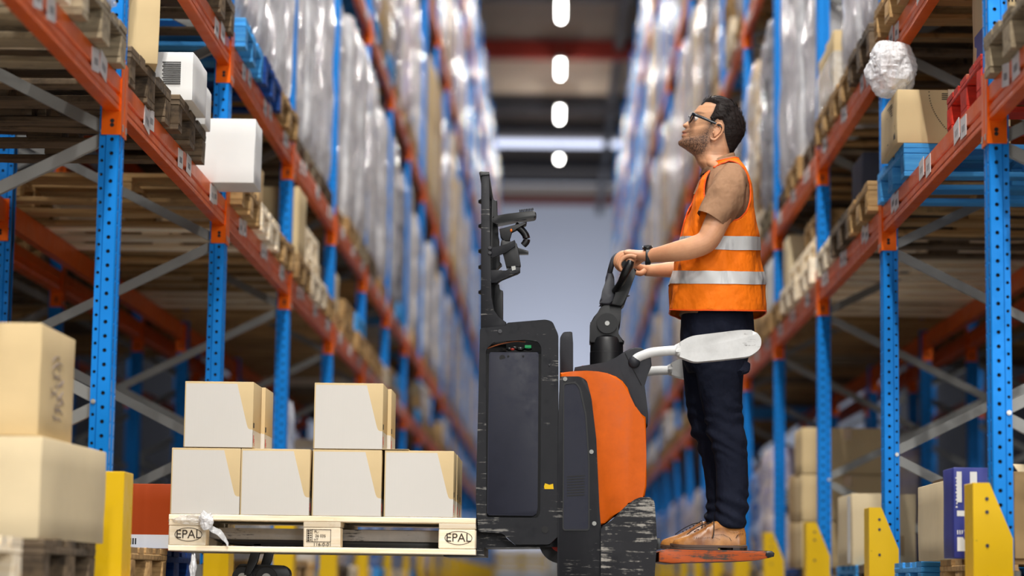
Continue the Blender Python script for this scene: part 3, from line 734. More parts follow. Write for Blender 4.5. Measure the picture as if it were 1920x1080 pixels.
# wrapped goods right second shelf
zd2 = ZD[2]+.147
o = wrapped(1, 1.53, 9.97, zd2, .9, 'white', 'white wrapped load above the ball of film, right second shelf', 'wrapped loads in the right rack')
for j, (y0, y1, h) in enumerate(((12.62, 13.0, .36), (13.02, 13.36, .34))):
    cbox(1.50, 2.0, y0, y1, zd2, zd2+h, M_kraft, 'tan carton under film, right second shelf, second bay, %s one' % ('nearer', 'farther')[j])
bm = B(); box(bm, 1.492, 2.02, 12.60, 13.39, zd2-.06, zd2+.24)
bmesh.ops.subdivide_edges(bm, edges=bm.edges[:], cuts=14, use_grid_fill=True)
for v in bm.verts: v.co += Vector((noise.noise(v.co*9), noise.noise(v.co*9+Vector((5, 0, 0))), noise.noise(v.co*5)*1.4))*.012
tag(obj('stretch_film', bm, M_film, ang=20), 'clear stretch film round tan cartons, right second shelf', 'plastic film')
# floor level, right
zf = zd0
cbox(1.485, 1.80, 9.0, 9.66, zf, zf+.30, M_kraftl, 'pale plain carton on a tan pallet beside the nearest right guard', tape=False)
bb = cbox(1.435, 1.62, 8.50, 8.72, zf, zf+.325, M_blueink, 'blue and white printed carton beside the nearest right guard', tape=False, nm='cardboard_box')
bm = B()
for x0, z0, x1, z1 in ((.012, .20, .03, .31), (.06, .15, .085, .31), (.012, .15, .07, .17)): box(bm, x0, x1, -.002, -.001, z0, z1)
for i in range(9): box(bm, .008+(i % 2)*.002, .014, -.0024, -.0012, .18+i*.013, .186+i*.013)
box(bm, .012, .05, -.002, -.001, .025, .075)
for i in range(5): box(bm, .012+i*.008, .016+i*.008, -.002, -.001, .085, .10)
obj('white_print', bm, M_label, bb)
oc = cbox(1.64, 2.0, 8.44, 8.84, zf, zf+.31, M_kraftd, 'open carton behind the nearest right guard, flap up', tape=False)
bm = B(); box(bm, 0, .3, 0, .004, 0, .12)
f = obj('flap', bm, M_kraftl, oc); f.location = (.02, .0, .305); f.rotation_euler = (-1.25, 0, 0)
cc = cbox(1.56, 1.95, 7.05, 7.50, zf, zf+.27, M_kraftl, 'printed carton on the pale clean pallet at the right edge', tape=False)
bm = B()
for i in range(4): tube(bm, [(-.0015, .36-.1, .06+i*.045, .0015), (-.0015, .36-.06, .07+i*.045, .0015), (-.0015, .36, .062+i*.045, .0015)], n=4, sub=2)
obj('printed_marks', bm, M_ink, cc)
cw = cbox(1.50, 1.82, 11.9, 12.5, zf, zf+.36, M_kraftl, 'tan carton with white strip on a light blue pallet', tape=False)
bm = B(); box(bm, -.0016, -.0006, .07, .18, .01, .35); obj('label_strip', bm, M_label, cw)
bm = B(); box(bm, .06, .26, -.0016, -.0006, .05, .15); obj('printed_marks', bm, mat('faint print', srgb(176, 150, 112), .8), cw)
cbox(1.70, 2.05, 10.25, 10.62, zf, zf+.37, M_kraftd, 'shaded brown carton behind the second right guard', tape=False)
k = 0
for j, z in enumerate((0, .285, .57)):
    cbox(1.50, 2.05, 14.3, 14.75, zf+z, zf+z+.28, M_kraft, 'tan carton, %s of a column of three behind the third right guard' % ('lowest', 'middle', 'top')[j])
for j, z in enumerate((0, .30)):
    cbox(1.52, 2.1, 14.85, 15.3, zf+z, zf+z+.295, M_kraftd, 'brown carton, %s one behind the tan column of three' % ('lower', 'upper')[j])
# floor level, left: orange cartons on the navy pallet
zc = .19
for j, (x0, x1, y0) in enumerate(((-1.99, -1.80, 9.55), (-1.79, -1.56, 9.60))):
    q = cbox(x0, x1, y0, y0+.38, zd0, zd0+.272, M_orangebox, 'orange carton on the navy pallet, %s of two' % ('left', 'right')[j], tape=False)
    bm = B(); box(bm, .015, abs(x1-x0)-.01, -.0016, -.0006, .01, .065); obj('white_label', bm, M_label, q)
    bm = B()
    for i in range(6): box(bm, .03+i*.01, .036+i*.01, -.0022, -.0016, .025, .05)
    obj('barcode', bm, M_ink, q)
    if j: bm = B(); ring(bm, (.05, -.0016, .215), (.05, -.0006, .215), .010, n=10); obj('hand_hole', bm, M_dark, q)
film_blob('hanging_film', at(362, 1062, 9.0), (.012, .012, .05), 'twisted strip of film hanging below the raised pallet, left', 5, M_filmthick, 3, .3)
wrapped(-1, -1.62, 13.85, zd0, .98, 'white', 'white wrapped load seen between the stacked cartons, left floor', 'wrapped loads in the left rack', w=.5)
# barrier and goods at the far end of the aisle
bm = B(); box(bm, -1.95, 1.95, 65.0, 65.4, 0, .30, .02); tag(obj('kerb', bm, m_plain('pale concrete kerb', srgb(186, 184, 178))), 'pale concrete kerb across the far end of the aisle', 'kerb', kind='thing')
e = empty('safety_barrier', (-1.0, 65.2, .302), 'yellow safety barrier on the kerb at the far end of the aisle', 'barrier')
for zz in (.06, .34): bm = B(); box(bm, -.62, .85, -.04, .04, zz, zz+.22, .01); obj('rail', bm, M_yellow, e)
for xx in (-.6, .1, .8): bm = B(); box(bm, xx-.05, xx+.05, -.05, .06, 0, .6, .01); obj('post', bm, M_yellow, e)
cbox(-.12, .30, 65.02, 65.36, .302, .85, M_whitebox, 'white box on the far kerb beside the yellow barrier', tape=False)
cbox(.36, .80, 65.02, 65.36, .302, .62, M_blueink, 'blue box on the far kerb, behind the truck', tape=False)
# dark cartons stored in the rows behind
nb = 0
for s in (-1, 1):
    for k in range(0, 7):
        for i in range(3):
            y = YK(k)+.15+i*.83; h = R.uniform(.45, .75)
            if s < 0: h *= .8
            bx = s*(2.95+XS[s]-XF)
            cbox(bx, bx+s*.95, y, y+.74, .001, h, R.choice((M_kraftd, M_kraftd, M_darkbox)), 'dark carton %s on the floor of the %s bay behind the %s rack' % (SL[i], ORD[k], SIDE[s]), tape=False, group='cartons in the rows behind')
            if k < 4: pallet(bx, y-.02, ZD[1]+.001, R.choice(('mid', 'old', 'mid')), 'pallet %s on the shelf of the %s bay behind the %s rack' % (SL[i], ORD[k], SIDE[s]), 'pallets in the rows behind', parts=False, s=s)
# ------------------------------------------------------------------ stand-on pallet truck
YT0, YT1 = 9.17, 9.87; YM = (YT0+YT1)/2
def m_scuff(name, col, hi, amount=0.6, rough=0.42, metal=0.0, dens=(3, 3, 40)):
    m = mat(name, col, rough, metal, spec=0.3)
    f = noise_n(m, coords(m, dens), 2.2, 6, 0.72); f3 = noise_n(m, coords(m, (1, 1, 1)), 5.0, 5, 0.7)
    mm = N(m, 'ShaderNodeMath'); mm.operation = 'MULTIPLY'; L(m, f, mm.inputs[0]); L(m, f3, mm.inputs[1])
    k = ramp(m, mm.outputs[0], [(amount*0.5, g(0)), (amount*0.5+.05, g(1))])
    f2 = noise_n(m, coords(m), 18, 6, 0.7)
    base(m, mix(m, k, mix(m, f2, col, tuple(x*1.7 for x in col[:3])+(1,)), hi)); bump(m, f2, 0.12, 0.002)
    L(m, ramp(m, f2, [(0.3, g(rough*.75)), (0.75, g(min(1, rough*1.5)))]), m.node_tree.nodes['Principled BSDF'].inputs['Roughness'])
    return m
M_tblack = m_scuff('scuffed black steel', srgb(14, 15, 20), srgb(120, 118, 114), 0.66)
M_tpanel = m_scuff('dark blue-black panel', srgb(24, 26, 38), srgb(96, 98, 104), 0.84, 0.5)
M_tskirt = m_scuff('badly scratched black skirt', srgb(20, 20, 24), srgb(150, 146, 138), 0.57, 0.4)
M_tgrey = m_scuff('dark grey plastic', srgb(30, 31, 36), srgb(90, 90, 94), 0.9, 0.5)
M_tblk = mat('smooth black plastic', srgb(9, 10, 12), 0.35)
M_tblk2 = mat('satin black plastic', srgb(14, 15, 18), 0.45)
M_tgreypl = mat('grey plastic', srgb(54, 55, 61), 0.4)
M_torange = m_scuff('glossy orange cover', srgb(172, 74, 0), srgb(126, 56, 12), 0.86, 0.40)
M_torange.node_tree.nodes['Principled BSDF'].inputs['Specular IOR Level'].default_value = 0.22
M_tplat = m_scuff('worn orange step', srgb(146, 64, 20), srgb(70, 58, 50), 0.52, 0.45)
M_rail = m_scuff('scuffed white foam', srgb(182, 183, 182), srgb(96, 94, 90), 0.74, 0.5)
M_fork = m_scuff('worn grey fork steel', srgb(120, 116, 112), srgb(60, 58, 56), 0.6, 0.4, 0.4)
M_green = emit('green lamp', (0.02, 0.9, 0.25, 1), 0.28)
M_tbolt = mat('dull screw steel', srgb(86, 86, 90), .35, .5)
M_wire = mat('copper coloured wire', srgb(150, 80, 40), 0.5); M_redp = mat('red plastic', srgb(190, 50, 35), 0.5)
truck = empty('pallet_truck', (at(1045, 900, YM).x, YM, 0), 'stand-on electric pallet truck, black and orange, carrying the boxes', 'pallet truck')
TL = Vector(truck.location)
def tobj(name, bm, m, parent=None, **k):
    bmesh.ops.translate(bm, verts=bm.verts, vec=-TL)
    return obj(name, bm, m, parent or truck, **k)
def px(pts, Y=YT0): return [XZ(a, b, Y) for a, b in pts]
def plate_hole(bm, outer, holes, y0, y1, mi=0):
    es = []; loops = []
    for lp in [outer]+holes:
        v = [bm.verts.new((x, y0, z)) for x, z in lp]; loops.append(v)
        es += [bm.edges.new((v[i], v[(i+1) % len(v)])) for i in range(len(v))]
    r = bmesh.ops.triangle_fill(bm, use_beauty=True, edges=es)
    fs = [f for f in r['geom'] if isinstance(f, bmesh.types.BMFace)]
    e = bmesh.ops.extrude_face_region(bm, geom=fs)
    nv = [v for v in e['geom'] if isinstance(v, bmesh.types.BMVert)]
    bmesh.ops.translate(bm, verts=nv, vec=(0, y1-y0, 0))
def rounded(pts, r, n=4):
    out = []; m = len(pts)
    for i in range(m):
        p0, p1, p2 = Vector(pts[i-1]), Vector(pts[i]), Vector(pts[(i+1) % m])
        a = (p0-p1); b = (p2-p1); rr = min(r, a.length*.45, b.length*.45); A = p1+a.normalized()*rr; Bq = p1+b.normalized()*rr
        for j in range(n+1):
            t = j/n; q = A*(1-t)**2+p1*2*t*(1-t)+Bq*t*t; out.append((q.x, q.y))
    return out
def P3(x, y, Y): p = at(x, y, Y); return (p.x, p.y, p.z)
# battery housing
outer = px(rounded([(900, 615), (948, 611), (951, 605), (1024, 599), (1036, 603), (1047, 628), (1048, 1004), (1030, 1021), (965, 1021), (942, 1000), (897, 997), (892, 940), (898, 700)], 5))
hole = px(rounded([(911, 655), (925, 641), (985, 637), (1008, 640), (1015, 650), (1013, 962), (1008, 971), (912, 970)], 6))
bm = B(); plate_hole(bm, outer, [hole], YT0, YT0+.03); tobj('side_frame', bm, M_tblack)
bm = B(); plate_hole(bm, outer, [hole], YT1-.03, YT1); tobj('side_frame', bm, M_tblack)
bm = B(); prism(bm, px([(904, 662), (1010, 662), (1042, 662), (1043, 990), (905, 985)]), YT0+.035, YT1-.035); tobj('battery_box', bm, M_tblk2)
bm = B(); prism(bm, px([(948, 616), (1022, 604), (1040, 635), (1042, 662), (1036, 662), (948, 662)]), YT0+.12, YT1-.03); tobj('hood', bm, M_tblk2)
dp = px(rounded([(917, 660), (1010, 660), (1008, 955), (1004, 967), (913, 966)], 4))
bm = B(); prism(bm, dp, YT0+.006, YT0+.034, bev=.004); door = tobj('side_door', bm, M_tpanel)
dl = Vector(door.location)
bm = B(); ring(bm, P3(942, 671, YT0+.0055), P3(942, 671, YT0+.008), .012, n=14); tobj('lock_hole', bm, M_dark, door)
for x, r in ((953, .004), (981, .004)):
    bm = B(); ring(bm, P3(x, 668, YT0+.0045), P3(x, 668, YT0+.008), r, n=8); tobj('bolt', bm, M_tblk, door)
bm = B()
tube(bm, [(*P3(912, 654, YT0+.02), .0025), (*P3(935, 646, YT0+.015), .0025), (*P3(965, 640, YT0+.02), .0025), (*P3(985, 641, YT0+.03), .0025)], n=6); tobj('wire', bm, M_wire)
for cx, cy, r in ((965, 653, .010), (975, 655, .012), (990, 654, .011), (955, 655, .009)):
    bm = B(); ball(bm, P3(cx, cy, YT0+.05), r*1.5, r, r*.7); tobj('connector', bm, M_tblk)
bm = B(); box(bm, *sorted((P3(984, 650, 0.1)[0]*0+at(984, 650, YT0+.03).x, at(996, 650, YT0+.03).x)), YT0+.03, YT0+.045, at(984, 652, YT0+.03).z, at(984, 647, YT0+.03).z, .001); tobj('green_lamp', bm, M_green)
bm = B(); ball(bm, P3(961, 655, YT0+.035), .008, .006, .005); tobj('red_plug', bm, M_redp)
bm = B(); ring(bm, P3(1022, 993, YT0-.002), P3(1022, 993, YT0+.002), .014, n=16); tobj('jack_hole', bm, M_dark)
for x, y in ((937.5, 621), (1030, 684)):
    bm = B(); ring(bm, P3(x, y, YT0-.005), P3(x, y, YT0+.001), .008 if x < 1000 else .003, n=10); ring(bm, P3(x, y, YT0-.006), P3(x, y, YT0-.004), .003, n=6); tobj('bolt', bm, M_tbolt)
# yellow scuffs
bm = B(); prism(bm, px([(1020, 912), (1022, 906), (1030, 909), (1037, 907), (1038, 917), (1021, 917)]), YT0-.0012, YT0+.001); tobj('yellow_paint_mark', bm, M_yellow)
# lower carriage and fork heel
bm = B(); prism(bm, px([(892, 935), (898, 998), (941, 1001), (966, 1022), (1030, 1022), (1046, 1006), (1046, 1025), (907, 1026), (907, 1043), (830, 1043), (830, 1040), (893, 1039)], YT0), YT0+.06, YT1-.06); tobj('fork_carriage', bm, M_tblack)
# mast
mo = px([(902, 324), (917, 324), (918, 420), (920, 500), (921, 556), (925, 582), (934, 594), (949, 603), (949, 616), (901, 616), (901.5, 480)])
for y0 in (YT0+.02, YT1-.08):
    bm = B(); prism(bm, [(x, z) for x, z in mo], y0, y0+.06, bev=.003); tobj('mast_post', bm, M_tblack)
bm = B(); prism(bm, px([(898, 322), (901, 320), (917, 321), (917, 326), (903, 327), (900, 330)]), YT0+.015, YT1-.015, bev=.001); tobj('mast_cap', bm, M_tblk)
bm = B(); prism(bm, px([(903, 330), (908, 330), (908, 600), (903, 600)]), YT0+.08, YT1-.08); tobj('mast_back_plate', bm, M_tblack)
for y in (378, 424, 471, 501, 548):
    bm = B(); ring(bm, P3(897, y, YT0+.05), P3(903, y, YT0+.05), .006, .012, n=8); tobj('bolt', bm, M_tblk)
bm = B(); prism(bm, px([(922, 366), (924, 377), (932, 377), (933, 440), (936, 450), (936, 492), (941, 496), (930, 505), (930, 535), (936, 534), (937, 545), (943, 546), (943, 603), (925, 584), (922, 560), (920, 500)], YT0+.12), YT0+.1, YT0+.18, bev=.004); tobj('cable_cover', bm, M_tblk2)
for y in (464.5, 474):
    bm = B(); ring(bm, P3(918.5, y, YT0+.012), P3(918.5, y, YT0+.024), .0065, n=10); ring(bm, P3(918.5, y, YT0+.009), P3(918.5, y, YT0+.013), .003, n=6); tobj('bolt', bm, M_tbolt)
# scanner cradle
cy0 = YT0+.025
bm = B(); prism(bm, px([(919, 464), (924, 462.5), (949, 457), (965, 448), (966, 460), (949, 472), (924, 481), (919, 482)]), cy0, cy0+.012, bev=.002); cr = tobj('scanner_bracket', bm, M_tblack)
bm = B(); prism(bm, px([(919, 504.4), (938.5, 504.4), (949, 507), (957.8, 499), (975, 499), (975, 507.4), (969.6, 511), (940, 520.7), (932.6, 529), (919, 529)]), cy0, cy0+.05, bev=.003); tobj('lower_bracket', bm, M_tblack)
bm = B(); prism(bm, px([(958.5, 498), (966, 497), (967, 504), (960, 506)]), cy0-.002, cy0+.001); tobj('bracket_slot', bm, M_bolt)
bm = B(); prism(bm, px([(938, 455), (940, 447), (946, 448), (950, 452), (958, 450), (965, 448), (967, 455), (971, 461), (976, 493), (974.5, 498), (949, 498.5), (943, 474)]), cy0+.013, cy0+.075, bev=.004); tobj('scanner_holster', bm, M_tblk2)
bm = B(); prism(bm, px([(969.6, 460.6), (990.4, 467.4), (990.4, 472), (972.6, 472.4)]), cy0+.02, cy0+.07, bev=.002); tobj('ledge', bm, M_tblk)
sc = empty('handheld_scanner', P3(965, 410, YT0+.07), 'black handheld scanner with pistol grip in the cradle on the truck mast', 'scanner')
def sobj(name, bm, m): bmesh.ops.translate(bm, verts=bm.verts, vec=-Vector(sc.location)); return obj(name, bm, m, sc)
bm = B(); prism(bm, px(rounded([(922.8, 403.7), (950, 398.5), (1002, 392.4), (1006, 398), (1003.7, 406), (965, 411), (926.7, 418.5), (922.6, 412)], 3)), cy0+.005, cy0+.085, bev=.006); sobj('scanner_body', bm, M_tblk)
bm = B(); prism(bm, px([(935.5, 426), (987.4, 412), (986, 418), (957.8, 429), (954.8, 439), (956, 449), (944.4, 449), (938, 440)]), cy0+.02, cy0+.07, bev=.004); sobj('scanner_neck', bm, M_tblk2)
bm = B(); Yg = cy0+.045; tube(bm, [(*P3(966, 422, Yg), .015, .016), (*P3(977, 430, Yg), .0145, .015), (*P3(985.5, 441, Yg), .0145, .015), (*P3(987, 452, Yg), .0145, .015), (*P3(981, 460, Yg), .013, .014)], n=14, up=(0, 0, 1)); sobj('pistol_grip', bm, M_tblk)
bm = B(); ball(bm, P3(958.5, 432, cy0+.02), .005, .006, .007); sobj('trigger', bm, mat('orange trigger', srgb(220, 110, 20), .4))
for i in range(9):
    bm = B(); q = P3(975+i*3, 395.5-i*.38, cy0+.03); box(bm, q[0]-.0022, q[0]+.0022, q[1]-.02, q[1]+.02, q[2]-.002, q[2]+.003, .0006); sobj('key', bm, M_tblk2)
# small box behind the mast
bm = B(); prism(bm, px(rounded([(1050, 699), (1050, 633), (1056, 622.5), (1073, 621.5), (1074.7, 644), (1074.7, 699)], 3), YT0+.1), YT0+.1, YT1-.12, bev=.006); tobj('console_box', bm, M_tgrey)
# drive housing: black side panel with inner panel and vents
so = px(rounded([(1049, 706), (1087, 706), (1100, 713), (1109, 747), (1118, 822), (1124, 955), (1126.7, 987), (1126.7, 1099), (1046, 1099), (1045, 1060), (1046.5, 813)], 5))
for y0 in (YT0-.006, YT1-.03):
    bm = B(); prism(bm, so, y0, y0+.036, bev=.006); sp = tobj('side_panel', bm, M_tblack)
    if y0 < 9.3: spn = sp
ip = px(rounded([(1056, 718), (1080, 716), (1089, 727), (1100, 778), (1105.5, 867), (1105.5, 995), (1054.5, 995)], 6))
bm = B(); plate_hole(bm, ip, [[((x-ip[0][0])*1+ip[0][0], z) for x, z in px(rounded([(1058, 721), (1079, 719), (1086, 729), (1097, 779), (1103, 867), (1103, 992.5), (1057, 992.5)], 5))]], YT0-.010, YT0-.004)
tobj('panel_rim', bm, M_tblk2, spn)
bm = B(); prism(bm, px(rounded([(1058, 721), (1079, 719), (1086, 729), (1097, 779), (1103, 867), (1103, 992.5), (1057, 992.5)], 5)), YT0-.0075, YT0-.004); ipn = tobj('inner_panel', bm, M_tpanel)
for i in range(8):
    y = 892+i*5.1
    bm = B(); prism(bm, px([(1063, y+1), (1096, y-1), (1096, y+.9), (1063, y+2.9)]), YT0-.0085, YT0-.004); tobj('vent_slot', bm, M_dark, ipn)
for x, y in ((1059.6, 710.5), (1109, 847), (1114.3, 981.5)):
    bm = B(); ring(bm, P3(x, y, YT0-.010), P3(x, y, YT0-.005), .0085, n=12); ring(bm, P3(x, y, YT0-.012), P3(x, y, YT0-.009), .0035, n=6); tobj('screw', bm, M_bolt, spn)
# orange cover
oo = px([(1050, 698.5), (1075, 696), (1100, 695), (1122, 696.5), (1140, 700), (1155, 705.5), (1167, 714), (1177, 727), (1183, 745), (1187, 764), (1191, 768), (1211, 782), (1212, 850), (1212.5, 911), (1209, 931), (1204.5, 931), (1189, 936), (1178, 943), (1166, 952), (1156, 963), (1146, 973), (1134, 981), (1126, 985), (1060, 985), (1050, 850)])
bm = B(); prism(bm, oo, YT0+.0, YT1-.0, bev=.032, seg=6); tobj('orange_cover', bm, M_torange, ang=50)
# skirt
ss = px(rounded([(1126.7, 987), (1137, 982), (1149, 974), (1160, 962), (1172, 950), (1189, 937), (1200, 932.5), (1219, 932.5), (1226.5, 940), (1229.8, 978), (1231.5, 1018), (1229, 1050), (1226, 1099), (1126.7, 1099)], 4))
bm = B(); prism(bm, ss, YT0-.022, YT1+.022, bev=.016, seg=4); tobj('skirt', bm, M_tskirt, ang=40)
bm = B(); prism(bm, px(rounded([(1229, 1008), (1238, 1009), (1239, 1029), (1230, 1031)], 1)), YT0+.02, YT1-.1, bev=.002); tobj('bumper', bm, M_tblk)
# top cover
tc = px([(1075.6, 697), (1078, 687), (1095, 684), (1109, 682), (1135.6, 680), (1155, 669), (1171, 658), (1180, 653), (1191, 650), (1203, 650.5), (1211, 655), (1221, 667), (1222.5, 684), (1215, 702), (1207, 722), (1213, 751), (1216, 775), (1215, 798), (1211, 795), (1206.7, 786), (1197, 776), (1187, 764), (1183, 745), (1177, 727), (1167, 714), (1155, 705.5), (1140, 700), (1122, 696.5), (1100, 695)])
bm = B(); prism(bm, tc, YT0+.03, YT1-.03, bev=.016, seg=4); tobj('top_cover', bm, M_tgrey, ang=40)
bm = B(); tube(bm, [(*P3(1172, 662, YT0+.028), .0012), (*P3(1186, 690, YT0+.0275), .0012), (*P3(1203, 722, YT0+.0275), .0012)], n=5); tobj('seam', bm, M_dark)
bm = B(); prism(bm, px([(1092, 681), (1106, 681), (1106, 685), (1092, 685)]), YT0+.1, YT0+.2, bev=.001); tobj('red_switch', bm, M_redp)
# tiller
YQ = 9.52
def c5(pts): return [(1080+a/4.8, 440+b/4.8) for a, b in pts]
cx = at(1137.5, 660, YQ).x
bm = B(); zt, zb = at(1137, 636, YQ).z, at(1137, 682, YQ).z
rr = 31.5/4400*YQ
loft(bm, [[(cx+r*math.cos(2*PI*i/28), YQ+r*math.sin(2*PI*i/28), z) for i in range(28)] for z, r in ((zb-.03, rr), (zb+(zt-zb)*.45, rr), (zb+(zt-zb)*.46, rr*.985), (zt-.01, rr*.98), (zt+.004, rr*.9), (zt+.012, rr*.7))]); tobj('tiller_base', bm, M_tblk2)
neck = px(c5([(122, 950), (124, 880), (138, 800), (136, 790), (160, 748), (190, 715), (228, 672), (232, 645), (300, 625), (405, 650), (404, 700), (402, 760), (392, 840), (366, 905), (430, 968), (430, 985), (122, 985)]), YQ)
bm = B(); prism(bm, neck, YQ-.045, YQ+.045, bev=.016, seg=4); tobj('tiller_neck', bm, M_tblk2, ang=45)
p = at(1137.9, 609, YQ)
bm = B(); ring(bm, (p.x, YQ-.058, p.z), (p.x, YQ+.058, p.z), .0415, n=32); dd = tobj('pivot_disc', bm, M_tblk)
bm = B(); ring(bm, (p.x, YQ-.0605, p.z), (p.x, YQ-.0575, p.z), .0095, n=18); tobj('pivot_cap', bm, M_bolt, dd)
bm = B(); prism(bm, px(c5([(382, 935), (396, 930), (434, 962), (430, 978), (418, 975)]), YQ), YQ-.02, YQ+.02, bev=.002); tobj('latch', bm, M_tblk)
head = px(c5([(212, 605), (222, 580), (252, 528), (262, 440), (265, 395), (283, 335), (305, 345), (330, 360), (342, 400), (345, 470), (342, 520), (362, 548), (330, 610), (305, 645), (228, 645), (224, 625)]), YQ)
bm = B(); prism(bm, head, YQ-.055, YQ+.055, bev=.018, seg=4); tobj('tiller_head', bm, M_tgreypl, ang=45)
arm = px(c5([(342, 505), (352, 470), (400, 420), (436, 345), (470, 320), (515, 335), (540, 330), (536, 352), (500, 450), (462, 555), (430, 640), (405, 665), (300, 648), (330, 608), (366, 548)]), YQ)
bm = B(); prism(bm, arm, YQ-.07, YQ+.07, bev=.022, seg=4); tobj('tiller_handle', bm, M_tblk, ang=45)
for sg in (-1, 1):
    dy = lambda v: YQ+sg*v
    bm = B(); tube(bm, [(*P3(1153, 545, dy(.055)), .013), (*P3(1164, 530, dy(.12)), .0145), (*P3(1172, 512, dy(.160)), .0165), (*P3(1180, 497, dy(.168)), .0172), (*P3(1183, 489.5, dy(.168)), .0135)], n=16, sub=5); tobj('side_grip', bm, M_tblk)
    bm = B(); tube(bm, [(*P3(1141, 520, dy(.03)), .011), (*P3(1146, 500, dy(.062)), .011), (*P3(1151, 486, dy(.066)), .012), (*P3(1158, 479, dy(.06)), .012)], n=14, sub=5); tobj('guard_bow', bm, M_tgreypl)
bm = B(); q0, q1 = P3(1171, 495, YQ-.160), P3(1173, 498, YQ+.160); ring(bm, q0, q1, .0125, n=16); tobj('grip_bar', bm, M_tblk)
bm = B(); prism(bm, px(c5([(455, 540), (485, 546), (470, 556), (452, 556)]), YQ-.07), YQ-.07, YQ-.05, bev=.001); tobj('thumb_lever', bm, M_tblk)
# white side rails
def rail(pts, Y, pad, label=None):
    bm = B(); tube(bm, [(*P3(a, b, Y), .019) for a, b in pts], n=16, sub=5); rl = tobj('side_rail', bm, M_rail)
    bm = B(); prism(bm, px(rounded(pad, 12, 5), Y), Y-.033, Y+.033, bev=.024, seg=6); tobj('rail_pad', bm, M_rail, rl, ang=60)
    bm = B(); q0, q1 = P3(*pts[-1], Y), P3(pts[-1][0]+9, pts[-1][1]-1, Y); ring(bm, q0, q1, .021, .028, n=16); tobj('rail_collar', bm, M_rail, rl)
rail([(1188, 681), (1194, 672), (1205, 666.5), (1222, 661), (1245, 658.5), (1266, 657)], YT0+.035, [(1266, 648.5), (1283, 637), (1298, 631), (1388, 620), (1414, 620.5), (1427, 636), (1425, 655), (1406, 669.5), (1359, 675), (1301, 680.5), (1281, 673), (1267, 668)])
rail([(1206, 700), (1214, 697), (1232, 695), (1252, 694.5)], YT1-.035, [(1251, 686), (1264, 678), (1285, 670), (1370, 661), (1388, 664), (1396, 680), (1390, 698), (1370, 706), (1292, 713), (1270, 708), (1252, 701)])
for yy in (YT0+.03, YT1-.03):
    bm = B(); ball(bm, P3(1189, 679, yy), .024, .018, .024); tobj('rail_socket', bm, M_tgrey)
# step
st = px([(1236, 1036), (1242, 1031), (1254, 1029.5), (1300, 1031), (1420, 1033), (1447, 1033.5), (1452, 1037), (1451, 1043), (1440, 1046), (1425, 1050), (1392, 1051.5), (1300, 1054), (1262, 1056.5), (1236, 1053)])
bm = B(); prism(bm, st, YT0+.02, YT1-.02, bev=.003); tobj('step_platform', bm, M_tplat)
bm = B(); prism(bm, px([(1254, 1029), (1447, 1032.6), (1447, 1034), (1254, 1030.4)]), YT0+.03, YT1-.03); mat_step = tobj('rubber_mat', bm, M_tblk)
bm = B(); prism(bm, px([(1438, 1033), (1448, 1033), (1453, 1037), (1452, 1043.5), (1441, 1046.5), (1436, 1040)]), YT0+.015, YT1-.015, bev=.002); tobj('step_edge', bm, M_tskirt)
STEPZ = at(1300, 1029.9, YT0+.03).z
# forks and load wheels
zt_, zb_ = at(600, 992, YT0+.1).z, at(600, 1014, YT0+.1).z
FZ = (zt_, zb_)
YP = 9.13
for y0 in (YP+.135, YP+.495):
    a, b = at(384, 1000, y0).x, at(900, 1000, y0).x
    bm = B(); prism(bm, [(a, zb_+.012), (a+.02, zt_-.006), (a+.06, zt_), (b+.05, zt_), (b+.05, zb_-.01), (b-.2, zb_), (a+.05, zb_)], y0, y0+.165, bev=.004); fk = tobj('fork', bm, M_fork)
    bm = B(); prism(bm, [(a+.03, zb_+.001), (b, zb_+.001), (b, zb_-.022), (a+.3, zb_-.03), (a+.06, zb_-.012)], y0+.02, y0+.145, bev=.002); tobj('fork_rod', bm, M_tblk, fk)
    for dx in (0, 22):
        bm = B(); prism(bm, px([(474+dx, 1018), (490+dx, 1018), (482+dx, 1052), (468+dx, 1078), (456+dx, 1078)], y0), y0+.02+dx*.003, y0+.045+dx*.003, bev=.003); tobj('wheel_link', bm, M_tblk2, fk)
    bm = B(); prism(bm, px(rounded([(438, 1066), (446, 1057), (530, 1060), (541, 1070), (541, 1084), (438, 1084)], 7), y0), y0+.05, y0+.12, bev=.003); tobj('bogie', bm, M_tblk2, fk)
    for wx in (455, 500):
        q = at(wx, 1080, y0+.04); zc = .0425
        bm = B(); ring(bm, (q.x, y0+.03, zc), (q.x, y0+.13, zc), .0415, n=24); wl = tobj('load_wheel', bm, M_rub, fk)
        bm = B(); ring(bm, (q.x, y0+.026, zc), (q.x, y0+.134, zc), .018, n=16); tobj('hub', bm, M_bolt, wl)
for y0 in (YT0+.1, YT1-.22):
    q = at(1052, 1014, y0)
    bm = B(); ring(bm, (q.x, y0, q.z), (q.x, y0+.07, q.z), .088, n=32); wl = tobj('castor_wheel', bm, M_rub)
    bm = B(); ring(bm, (q.x, y0-.004, q.z), (q.x, y0+.074, q.z), .045, n=24); tobj('hub', bm, M_redp, wl)
q = at(1150, 1000, YM)
bm = B(); ring(bm, (q.x, YM-.045, .115), (q.x, YM+.045, .115), .115, n=32); wl = tobj('drive_wheel', bm, M_rub)
bm = B(); ring(bm, (q.x, YM-.05, .115), (q.x, YM+.05, .115), .05, n=20); tobj('hub', bm, M_galv, wl)

